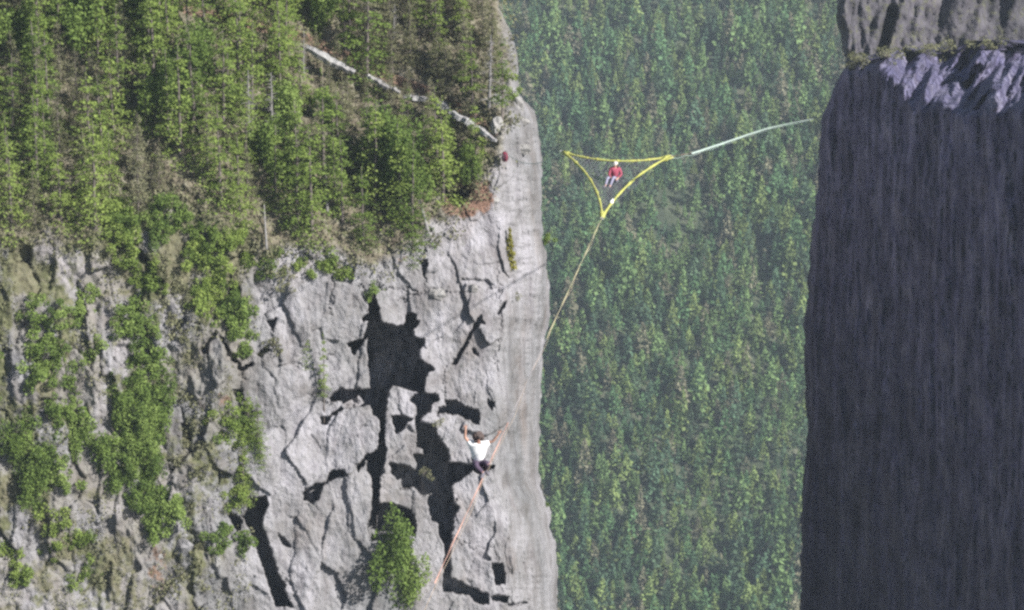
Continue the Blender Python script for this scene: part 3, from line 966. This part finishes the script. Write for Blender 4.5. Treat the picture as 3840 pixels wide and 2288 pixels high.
# --- a label of its own for every tree and shrub, told by the nearest landmark
MARKS = [(1150, 180, "stone ledge's upper end"), (1500, 340, "stone ledge's middle"), (1850, 520, "stone ledge's lower end"),
         (1750, 730, "red earth patch"), (1545, 960, "small rounded fir"), (1395, 1130, "dark recess's head"), (1223, 690, "tall pale bare trunk"),
         (995, 850, "thin pale trunk"), (1375, 240, "very dark fir"), (690, 2055, "pale lilac block"), (960, 1830, "diagonal dark cleft"),
         (520, 1175, "cream rock patch"), (1900, 390, "white crest boulders"), (860, 2060, "cream white stone"), (640, 800, "wood's lowest notch"),
         (700, 80, "wood's brown top left corner"), (840, 1500, "tan rock patch"), (600, 1600, "green gully"), (200, 1300, "far left shrub bank"), (200, 400, "wood's far left end")]
DESC = {'fir': ["tall dense green fir", "bright green tiered fir", "short dense green fir"], 'thin_fir': ["tall bare legged fir", "slim fir with pale trunk", "short slim fir"],
        'olive': ["tall sparse olive tree", "thin grey green tree", "short sparse olive tree"], 'dead': ["tall bare grey dead tree", "bare grey dead tree", "short bare dead tree"],
        'broad': ["large rounded leafy tree", "rounded leafy green tree", "small rounded leafy tree"], 'shrub': ["large dense green shrub", "dense green shrub", "small dense green shrub"],
        'fresh_shrub': ["large light green shrub", "light green leafy shrub", "small light green shrub"], 'dry_shrub': ["large dry olive shrub", "dry olive shrub", "small dry olive shrub"]}
ORD = ["nearest", "second nearest", "third nearest", "fourth nearest", "fifth nearest", "sixth nearest", "seventh nearest", "eighth nearest", "ninth nearest", "tenth nearest", "eleventh nearest", "twelfth nearest"]
buckets = {}
for (o, x, y, key, scl) in PLANTS:
    mk = min(MARKS, key=lambda m_: math.hypot(m_[0] - x, m_[1] - y))
    dx, dy = x - mk[0], y - mk[1]
    an = math.degrees(math.atan2(-dy, dx)) % 360
    side = ["right of", "above and right of", "above", "above and left of", "left of", "below and left of", "below", "below and right of"][int((an + 22.5) // 45) % 8]
    lo, hi = {'shrub': (.78, 1.0), 'fresh_shrub': (.78, 1.0), 'dry_shrub': (.78, 1.0), 'broad': (.7, 1.05)}.get(key, (.72, .92))
    d = DESC[key][0 if scl > hi else (1 if scl > lo else 2)]
    buckets.setdefault((d, side, mk[2]), []).append((math.hypot(dx, dy), o.name, o))
for (d, side, mk), lst in buckets.items():
    lst.sort(key=lambda t: t[:2])
    for i, (_, _, o) in enumerate(lst):
        o["label"] = f"{d} {side} the {mk}" if len(lst) == 1 else f"{ORD[min(i, 11)]} {d} {side} the {mk}"

# --- ground cover under the trees and in the joints: uncountable
c_ = []; s_ = []
r_ = np.random.default_rng(55)
n = 0
while n < 5200:
    x = r_.uniform(-300, 1930); y = r_.uniform(-200, 1150)
    if y > rim(x) + 60 + 50 * vnoise(x / 50, y / 50, 3): continue
    if vnoise(x / 45, y / 30, 12) < -0.25: continue
    p = P(x, y, DL(x, y) - 0.05)
    m_ = 9
    c_.append(p + r_.normal(size=(m_, 3)) * np.array([.32, .32, .14])); s_.append(r_.uniform(.10, .26, m_)); n += 1
n = 0
while n < 1500:
    x = r_.uniform(-300, 960); y = r_.uniform(900, 2290)
    if vnoise(x / 60, y / 90, 112) + .5 * vnoise(x / 20, y / 25, 113) < 0.15: continue
    p = P(x, y, DL(x, y) - 0.05); m_ = 8
    c_.append(p + r_.normal(size=(m_, 3)) * np.array([.28, .2, .12])); s_.append(r_.uniform(.08, .2, m_)); n += 1
v, f_ = leaf_cards(np.concatenate(c_), np.concatenate(s_), r_)
uo = link("undergrowth", mesh_np("undergrowth", v, f_, M_LEAF_OLIVE))
tag(uo, "low olive undergrowth between the trees and in the rock joints", "undergrowth", kind="stuff")

# ------------------------------------------------------------------ stone ledge crossing the wood
ledge = empty("stone_ledge", PV(1500, 350, DL(1500, 350)))
tag(ledge, "broken line of long pale granite slabs under red earth crossing the wood", "ledge")
lp = ledge.location
sl = [((1150, 180), (1330, 272), .40), ((1375, 280), (1498, 350), .28), ((1512, 358), (1622, 388), .30), ((1634, 386), (1684, 418), .34), ((1686, 425), (1862, 528), .32)]
for i, (a, b_, w) in enumerate(sl):
    mb = MB(); K = 14
    q = []; rd = []
    rr = random.Random(i)
    for k in range(K):
        t = k / (K - 1)
        x = a[0] + (b_[0] - a[0]) * t; y = a[1] + (b_[1] - a[1]) * t + 5 * math.sin(t * 3.1 + i)
        q.append(PV(x, y, min(DL(x, y), DL(a[0], a[1])) - 1.6 + rr.uniform(-.1, .1)) - lp + Vector((rr.uniform(-.05, .05), 0, rr.uniform(-.09, .09))))
        rd.append(w * .80 * (0.55 + 0.55 * math.sin(math.pi * min(1, max(.08, t)) ** .8) + rr.uniform(-.12, .15)))
    mb.tube(q, rd, 5)
    mb.build("slab", M_SLAB, ledge, False)

# ------------------------------------------------------------------ boulders
def boulder(x, y, r, label, mat=M_STONE, sq=(1, .8, .8), out=-.12):
    mb = MB()
    mb.blob((0, 0, 0), (r * sq[0], r * sq[1], r * sq[2]), 7, 5, .24, int(x))
    o = mb.build("boulder", mat, None, False, PV(x, y, DL(x, y, True) - out))
    tag(o, label, "boulder")


boulder(1855, 750, .36, "small cream white block right of the red earth patch")
boulder(1638, 1105, .75, "large pale half buried boulder under the horizontal crack", sq=(1.1, .7, .55))
boulder(1775, 1082, .42, "rounded white boulder in the crack right of the large pale one")
boulder(1875, 385, .62, "square white boulder at the cliff's top edge left of its twin", sq=(1, .8, 1.1))
boulder(1945, 395, .55, "white boulder on the outermost right crest", sq=(.8, .8, 1.3))
boulder(1862, 480, .60, "tall white boulder below the square one near the wood", sq=(.8, .8, 1.5))
boulder(1960, 455, .45, "flat pale boulder on the rounded crest below the outermost one", sq=(1.2, .8, .7))
boulder(815, 2110, .34, "cream white stone below the shrub low on the left wall", sq=(.8, .7, 1.3))
boulder(690, 2055, .70, "pale lilac block at the bottom of the left wall", M_ROCK, (1, .7, 1.0))
boulder(600, 2085, .34, "small cream boulder left of the pale lilac block")
boulder(520, 1175, .42, "cream rock patch protruding among shrubs of the left wall", sq=(1, .6, .8))
boulder(1955, 560, .6, "pale block on the buttress beside the red rigging bag", sq=(1.3, .7, .7))


def bare_log(a, b_, r, label, off_=.8):
    mb = MB()
    pa, pb = PV(a[0], a[1], DL(*a, True) - off_), PV(b_[0], b_[1], DL(*b_, True) - off_)
    K = 7
    mb.tube([(pb - pa) * (k / (K - 1)) + Vector((0, 0, .05 * math.sin(k * 1.3))) for k in range(K)], [r * (1 - .07 * k) for k in range(K)], 7)
    for k in (2, 4, 5):
        c = (pb - pa) * (k / 6)
        mb.tube([c, c + Vector((.25 * (-1) ** k, -.1, .2))], [r * .35, r * .1], 5)
    o = mb.build("dead_snag", M_DEAD, None, True, pa)
    tag(o, label, "tree trunk")


bare_log((1605, 868), (1570, 735), .13, "short leaning grey dead trunk at the lower tip of the wood")
bare_log((1228, 795), (1218, 590), .12, "tall thin pale bare trunk in front of the firs above the cliff")
bare_log((1000, 935), (990, 770), .09, "thin pale bare trunk at the foot of the wood above the olive ledge")

# ------------------------------------------------------------------ the space net and its three lines
M_YEL = plain("yellow_webbing", (0.36, 0.36, 0.10), .7, .22, 9)
M_YEL2 = plain("pale_yellow_cord", (0.40, 0.36, 0.22), .7, .2, 9)
M_TAPE = plain("pale_green_tape", (0.40, 0.48, 0.44), .6, .12, 3)
M_PINK = plain("salmon_tape", (0.50, 0.30, 0.24), .6, .15, 8)
M_ROPE = plain("sand_rope", (0.42, 0.33, 0.25), .8, .25, 14)
M_CORD = plain("grey_cord", (0.13, 0.12, 0.14), .8, .2, 20)
M_STEEL = plain("steel", (0.45, 0.45, 0.47), .35, .1, 20, .5)

cz = PV(2300, 650, 190).z


def on_plane(x, y, z=cz):
    v = PV(x, y, 1.0)
    return v * (z / v.z)


A = on_plane(2112, 571); B = on_plane(2512, 588); C = on_plane(2258, 815)


def curve3(p, c, q, n=22):
    return [p * (1 - t) ** 2 + c * 2 * t * (1 - t) + q * t ** 2 for t in [i / (n - 1) for i in range(n)]]


eAB = curve3(A, on_plane(2300, 628), B)
eBC = curve3(B, on_plane(2345, 668), C)
eCA = curve3(C, on_plane(2252, 672), A)
net = empty("space_net", on_plane(2300, 660))
tag(net, "triangular yellow edged net strung in mid air between the two cliffs", "net")
nl = net.location.copy()


def loc_(ps): return [p - nl for p in ps]


rr = random.Random(3)
for e in (eAB, eBC, eCA):
    mb = MB()
    q = loc_(e)
    n = len(q)
    rd = [.052 + .016 * math.sin(i * 1.9) + (.035 * max(0, 1 - min(i, n - 1 - i) / 3.0)) for i in range(n)]
    mb.tube(q, rd, 7)
    # whipping knots where the mesh is tied on
    for i in range(1, n - 1, 2):
        mb.blob(q[i], rd[i] * rr.uniform(1.2, 1.5), 7, 5)
    mb.build("edge_webbing", M_YEL, net, True)
for k, p in enumerate((A, B, C)):
    mb = MB()
    c = p - nl
    inn = (net.location - p).normalized()
    mb.blob(c + inn * .10, (.13, .16, .06) if k != 1 else (.26, .24, .07), 9, 6)
    mb.build("corner_plate", M_YEL if k else M_YEL2, net, True)
    mb = MB()
    K = 14
    o_ = c - inn * .12
    ring = [o_ + Vector((math.cos(a) * .07, math.sin(a) * .07, .02 * math.sin(a))) for a in [2 * math.pi * i / K for i in range(K + 1)]]
    mb.tube(ring, .012, 6, cap=False)
    mb.build("steel_ring", M_STEEL, net, True)
mb = MB()


def at_(e, t):
    f_ = t * (len(e) - 1); i = min(int(f_), len(e) - 2)
    return e[i].lerp(e[i + 1], f_ - i)


seat = on_plane(2303, 664)


def sag(p):
    d = (Vector((p.x, p.y, 0)) - Vector((seat.x, seat.y, 0))).length
    return p - Vector((0, 0, .28 * math.exp(-(d / 1.3) ** 2)))


for k in range(1, 26):
    t = k / 26
    for (a, b_) in ((at_(eAB, t), at_(eCA, 1 - t)), (at_(eBC, t), at_(eAB, 1 - t)), (at_(eCA, t), at_(eBC, 1 - t))):
        q = [sag(a.lerp(b_, s / 12)) - nl if 0 < s < 12 else a.lerp(b_, s / 12) - nl for s in range(13)]
        mb.tube(q, .0065, 3, cap=False)
mb.build("netting", M_CORD, net)
# knotted white sling lashed to the right edge
mb = MB()
c = on_plane(2293, 760) - nl
mb.blob(c + Vector((0, 0, .03)), (.09, .2, .07), 9, 6, .12, 4)
mb.blob(c + Vector((.06, .2, .04)), (.06, .12, .05), 8, 5, .12, 5)
mb.build("white_sling", plain("white_sling", (.8, .8, .74), .8, .1), net, True)

# left line: net corner to the rigging on the left cliff
bag_p = PV(1893, 566, DL(1893, 566, True) - 1.2)
ll = empty("slackline", A)
tag(ll, "faint thin slackline from the net's left corner to the left cliff", "slackline")
mb = MB()
K = 30
q = [A.lerp(bag_p, k / (K - 1)) - A - Vector((0, 0, -2.2 * 4 * (k / (K - 1)) * (1 - k / (K - 1)) * -.35)) for k in range(K)]
mb.strap(q, .038, .010, 0.0, 1.4)
mb.build("webbing", M_TAPE, ll)
mb = MB()
mb.tube([p - Vector((0, 0, .12 + .05 * math.sin(i))) if 0 < i < K - 1 else p for i, p in enumerate(q)], .005, 5)
mb.build("backup_rope", M_CORD, ll)

# right line: broad flat tape flashing as it twists towards the right cliff
rl_pts = [(2512, 588, 186), (2600, 574, 205), (2700, 541, 232), (2810, 503, 268), (2880, 481, 300), (2960, 463, 345), (3082, 440, 398)]
q = []
for i in range(len(rl_pts) - 1):
    a = PV(*rl_pts[i]); b_ = PV(*rl_pts[i + 1])
    for k in range(14): q.append(a.lerp(b_, k / 14))
q.append(PV(*rl_pts[-1]))
q[0] = B
rl = empty("slackline", B)
tag(rl, "pale green white slackline from the net's right corner up to the dark cliff", "slackline")
mb = MB()
mb.strap([p - B for p in q[13:]], .080, .012, .006, 1.2)
mb.build("webbing", M_TAPE, rl)
mb = MB()
mb.strap([p - B for p in q[:14]], .035, .012, .3)
mb.build("leader", plain("brown_webbing", (.16, .10, .09), .8, .1), rl)
mb = MB()
qq = [p - B - Vector((0, 0, .05 + .08 * abs(math.sin(i * .33)))) if 0 < i < len(q) - 1 else p - B for i, p in enumerate(q)]
mb.tube(qq, .009, 5)
mb.build("backup_rope", M_TAPE, rl)
for i in range(20, len(q) - 2, 11):
    mb = MB()
    t = (q[i + 1] - q[i]).normalized()
    mb.strap([q[i] - B - t * .18, q[i] - B + t * .18], .13, .06)
    mb.build("tape_wrap", M_TAPE, rl)

# near line: from the net's lower corner down towards the camera, past the walker
F_FOOT = PV(1815, 1783, 108)
near_end = C + (F_FOOT - C) * ((185 - 84) / 77.0)
dirl = (F_FOOT - C)
K = 90
q = [C.lerp(near_end, k / (K - 1)) for k in range(K)]
nlp = C.copy()
nline = empty("slackline", C)
tag(nline, "sand and salmon coloured slackline running from the net's lower corner down past the walker", "slackline")
mb = MB()
mb.strap([p - nlp for p in q[:42]], .036, .014, .35)
mb.build("far_webbing", M_YEL2, nline)
mb = MB()
mb.strap([p - nlp for p in q[41:60]], .022, .010, .35)
mb.build("middle_webbing", plain("worn_pale_tape", (.30, .27, .27), .8, .1), nline)
mb = MB()
mb.strap([p - nlp for p in q[59:83]], .032, .012, .45)
mb.build("near_webbing", M_PINK, nline)
mb = MB()
mb.strap([p - nlp for p in q[82:]], .024, .012, .45)
mb.build("end_webbing", plain("grey_tape", (.26, .25, .26), .8, .1), nline)
mb = MB()
qq = []
for i, p in enumerate(q):
    s = (.06 + .16 * abs(math.sin(i * .21))) * (0.4 if i < 52 else 1)
    qq.append(p - nlp - Vector((.05 * math.sin(i * .4), 0, s)) if 0 < i < K - 1 else p - nlp)
mb.tube(qq, .0055, 6)
mb.build("backup_rope", M_ROPE, nline)

# red haul bag and rigging at the cliff edge
M_RED = plain("dark_red_cordura", (0.16, 0.015, 0.035), .7, .3, 10)
bag = empty("haul_bag", bag_p - Vector((0, 0, .45)))
tag(bag, "dark red haul bag hanging where the left line meets the cliff", "bag")
mb = MB()
mb.tube([Vector((0, 0, -.35)), Vector((0, 0, -.32)), Vector((.01, 0, 0)), Vector((0, 0, .30)), Vector((0, 0, .38))], [.14, .20, .22, .19, .09], 12)
mb.build("body", M_RED, bag, True)
for s in (-1, 1):
    mb = MB()
    mb.tube([Vector((s * .08, -.2, -.25)), Vector((s * .1, -.28, 0)), Vector((s * .07, -.2, .28))], .02, 5)
    mb.build("shoulder_strap", M_CORD, bag, True)
mb = MB()
mb.tube([Vector((0, 0, .34)), Vector((0, 0, .45)), Vector((.5, .3, .5)), Vector((1.0, .9, .1))], .018, 5)
mb.build("hanging_cord", M_CORD, bag, True)


# ------------------------------------------------------------------ people
def skin_obj(name, nodes, edges, mat, parent, root=0, sub=1):
    """nodes: list of (Vector, radius_x, radius_y)"""
    me = bpy.data.meshes.new(name)
    me.from_pydata([tuple(n[0]) for n in nodes], edges, [])
    me.materials.append(mat)
    o = link(name, me, parent)
    md = o.modifiers.new("skin", 'SKIN')
    md.use_smooth_shade = True
    sv = me.skin_vertices[0].data
    for i, n in enumerate(nodes):
        sv[i].radius = (n[1], n[2] if len(n) > 2 else n[1])
        sv[i].use_root = (i == root)
    s = o.modifiers.new("sub", 'SUBSURF'); s.levels = sub; s.render_levels = sub
    return o


M_SKIN = plain("skin", (0.50, 0.29, 0.22), .6, .08, 20, .3)


def person(loc, J, label, shirt, trousers, hair_mat, cap_mat=None, hair_long=False, look=Vector((0, -1, -.1)), sleeve_full=False, shoes=None):
    V = Vector
    o = empty("person", loc)
    tag(o, label, "person")
    nodes = []; edges = []

    def nd(p, r, r2=None):
        nodes.append((V(p), r, r2 or r)); return len(nodes) - 1

    def ch(prev, seq):
        for p, r in seq:
            i = nd(p, r if not isinstance(r, tuple) else r[0], None if not isinstance(r, tuple) else r[1])
            edges.append((prev, i)); prev = i
        return prev
    pel = nd(J['pelvis'], .13, .10)
    pv, chst = V(J['pelvis']), V(J['chest'])
    neck = V(J['neck']); head = V(J['head'])
    up = (head - neck).normalized()
    wa = ch(pel, [(pv.lerp(chst, .45), (.125, .095))])
    cb = ch(wa, [(chst, (.15, .105))])
    nk = ch(cb, [(neck, .055)])
    ch(nk, [(neck.lerp(head, .45), .055), (head, (.078, .092)), (head + up * .075, (.072, .088))])
    fwd = look.normalized()
    for s, side in ((-1, 'l'), (1, 'r')):
        sh, el, ha = V(J['sh' + side]), V(J['el' + side]), V(J['ha' + side])
        w = ch(cb, [(sh, .052), (sh.lerp(el, .5), .046), (el, .040), (el.lerp(ha, .5), .036), (ha, .026)])
        d = (ha - el).normalized()
        pd = d.cross(fwd).normalized()
        palm = ch(w, [(ha + d * .05, (.038, .018))])
        knuck = ha + d * .085
        for fi in range(4):
            off_ = pd * (-.027 + .018 * fi)
            L = (.062, .075, .070, .055)[fi]
            sp_ = pd * (-.012 + .008 * fi)
            ch(palm, [(knuck + off_, .009), (knuck + off_ + d * L * .55 + sp_, .008), (knuck + off_ + d * L * .9 + sp_ + fwd * .02, .0065)])
        ch(w, [(ha + d * .03 - pd * .038, .012), (ha + d * .065 - pd * .062, .009)])
        hp, kn, an, to = V(J['hip' + side]), V(J['kn' + side]), V(J['an' + side]), V(J['to' + side])
        ch(pel, [(hp, .088), (hp.lerp(kn, .5), .074), (kn, .056), (kn.lerp(an, .4), .054), (an, .036), (an.lerp(to, .5), (.036, .030)), (to, .026)])
    skin_obj("body", nodes, edges, M_SKIN, o, 0, 1)
    # shirt
    nodes2 = []; edges2 = []
    nodes, edges = nodes2, edges2
    a = nd(pv.lerp(chst, .02), .18, .145)
    b_ = ch(a, [(pv.lerp(chst, .5), (.185, .14)), (chst, (.20, .14))])
    ch(b_, [(chst.lerp(neck, .7), (.09, .08))])
    for side in 'lr':
        sh, el, ha = V(J['sh' + side]), V(J['el' + side]), V(J['ha' + side])
        seq = [(sh, .085), (sh.lerp(el, .6), .078)]
        if sleeve_full: seq += [(el, .060), (el.lerp(ha, .85), .045)]
        ch(b_, seq)
    skin_obj("shirt" if not sleeve_full else "jacket", nodes2, edges2, shirt, o, 0, 1)
    # trousers
    nodes3 = []; edges3 = []
    nodes, edges = nodes3, edges3
    a = nd(pv, .155, .125)
    ends = []
    for side in 'lr':
        hp, kn, an = V(J['hip' + side]), V(J['kn' + side]), V(J['an' + side])
        ch(a, [(hp, .105), (hp.lerp(kn, .5), .092), (kn, .074), (kn.lerp(an, .85), .058)])
    skin_obj("trousers", nodes3, edges3, trousers, o, 0, 1)
    # shoes
    for side in 'lr':
        an, to = V(J['an' + side]), V(J['to' + side])
        mb = MB()
        d = (to - an)
        mb.tube([an - d * .2 + V((0, 0, .02)), an + V((0, 0, .0)), an + d * .55, to, to + d * .15], [.03, .052, .050, .044, .02], 9)
        mb.build("shoe", shoes or M_CORD, o, True)
    # hair / cap, ears, nose, eyes
    rgt = fwd.cross(up).normalized()
    mb = MB()
    if cap_mat:
        mb.blob(head + up * .075 - fwd * .005, (.112, .118, .085), 14, 9)
        mb.tube([head + up * .06 + fwd * .08 + rgt * -.07, head + up * .055 + fwd * .17, head + up * .06 + fwd * .08 + rgt * .07], .018, 6)
        mb.build("cap", cap_mat, o, True)
        mb = MB()
    R_ = .108 if not hair_long else .145
    rr = random.Random(8)
    for i in range(70 if hair_long else 26):
        th = rr.uniform(0, 6.28); ph = math.acos(rr.uniform(-.55 if hair_long else -.1, 1))
        d = (rgt * math.cos(th) + fwd * math.sin(th)) * math.sin(ph) + up * math.cos(ph)
        if d.dot(fwd) > .45 and d.dot(up) < .45: continue
        mb.blob(head + up * .03 - fwd * .015 + d * R_ * .72, rr.uniform(.035, .055) * (1.2 if hair_long else .8), 7, 5, .1, i)
    mb.build("hair", hair_mat, o, True)
    mb = MB(); mb.blob(head + fwd * .098 + up * .0, (.016, .02, .024), 8, 6); mb.build("nose", M_SKIN, o, True)
    for s in (-1, 1):
        mb = MB(); mb.blob(head + rgt * s * .084, (.014, .022, .032), 8, 6); mb.build("ear", M_SKIN, o, True)
        mb = MB(); mb.blob(head + fwd * .086 + rgt * s * .033 + up * .03, .012, 7, 5); mb.build("eye", M_CORD, o, True)
    mb = MB(); mb.tube([head + fwd * .088 + rgt * -.025 - up * .045, head + fwd * .097 - up * .048, head + fwd * .088 + rgt * .025 - up * .045], .006, 5)
    mb.build("mouth", plain("lips", (.45, .16, .14), .5, .1), o, True)
    return o


M_WHITE = plain("white_cotton", (0.86, 0.86, 0.86), .85, .04, 6)
M_PLUM = plain("dark_plum_trousers", (0.075, 0.055, 0.085), .85, .3, 10)
M_HAIR = plain("grey_brown_hair", (0.085, 0.065, 0.06), .8, .35, 25)
ld = dirl.normalized()
f1 = -ld * -0.22        # far foot
f2 = ld * 0.26          # near foot
J = dict(pelvis=(-.15, .10, .34), chest=(-.14, .02, .76), neck=(-.14, -.02, .93), head=(-.14, -.05, 1.08),
         shl=(-.34, .0, .90), ell=(-.49, -.06, 1.10), hal=(-.47, -.10, 1.36),
         shr=(.06, .0, .90), elr=(.24, -.06, 1.00), har=(.38, -.10, 1.22),
         hipl=(-.23, .08, .32), knl=(-.20, -.38, .44), anl=tuple(f2 + Vector((0, 0, .10))), tol=tuple(f2 + Vector((-.05, -.20, .06))),
         hipr=(-.06, .08, .32), knr=(.10, -.26, .46), anr=tuple(-ld * .22 + Vector((0, 0, .10))), tor=tuple(-ld * .22 + Vector((.10, -.16, .06))))
person(F_FOOT, J, "person in a white T-shirt crouching on the near slackline with both arms raised", M_WHITE, M_PLUM, M_HAIR, hair_long=True)

M_CRIM = plain("red_jacket", (0.30, 0.065, 0.10), .75, .2, 8)
M_LAV = plain("lavender_grey_trousers", (0.24, 0.23, 0.31), .85, .15, 10)
M_CREAM = plain("cream_cap", (0.55, 0.52, 0.47), .8, .06, 10)
S = seat - Vector((0, 0, .20))
J = dict(pelvis=(0, 0, .12), chest=(.04, .02, .48), neck=(.04, 0, .66), head=(.05, -.02, .80),
         shl=(-.15, .0, .61), ell=(-.24, -.12, .36), hal=(-.14, -.34, .28),
         shr=(.23, .02, .61), elr=(.33, -.06, .34), har=(.16, -.30, .26),
         hipl=(-.09, -.02, .10), knl=(-.30, -.36, .30), anl=(-.42, -.72, .0), tol=(-.50, -.88, .06),
         hipr=(.09, -.02, .10), knr=(-.04, -.42, .34), anr=(-.22, -.80, .0), tor=(-.28, -.98, .06))
person(S, J, "person in a red jacket and cream cap sitting in the yellow edged net", M_CRIM, M_LAV, M_HAIR, cap_mat=M_CREAM,
       look=Vector((-.3, -1, -.1)), sleeve_full=True)

# ------------------------------------------------------------------ haze
m = bpy.data.materials.new("haze")
m.use_nodes = True
nt = m.node_tree
nt.nodes.clear()
pv_ = nt.nodes.new("ShaderNodeVolumePrincipled")
pv_.inputs["Color"].default_value = (0.74, 0.86, 1.0, 1)
pv_.inputs["Density"].default_value = 0.00012
pv_.inputs["Anisotropy"].default_value = 0.1
ot = nt.nodes.new("ShaderNodeOutputMaterial")
nt.links.new(pv_.outputs[0], ot.inputs["Volume"])
zmin = float(HZ.min()) - 3; zmax = max(30.0, float(HZ.max()) + 10)
mb = MB()
x0, x1, y0, y1 = -2600, 2800, -400, 4600
mb.add([(x0, y0, zmin), (x1, y0, zmin), (x1, y1, zmin), (x0, y1, zmin), (x0, y0, zmax), (x1, y0, zmax), (x1, y1, zmax), (x0, y1, zmax)],
       [(3, 2, 1, 0), (4, 5, 6, 7), (0, 1, 5, 4), (1, 2, 6, 5), (2, 3, 7, 6), (3, 0, 4, 7)])
hz = mb.build("haze", m)
tag(hz, "thin blue haze filling the valley", "haze", kind="stuff")
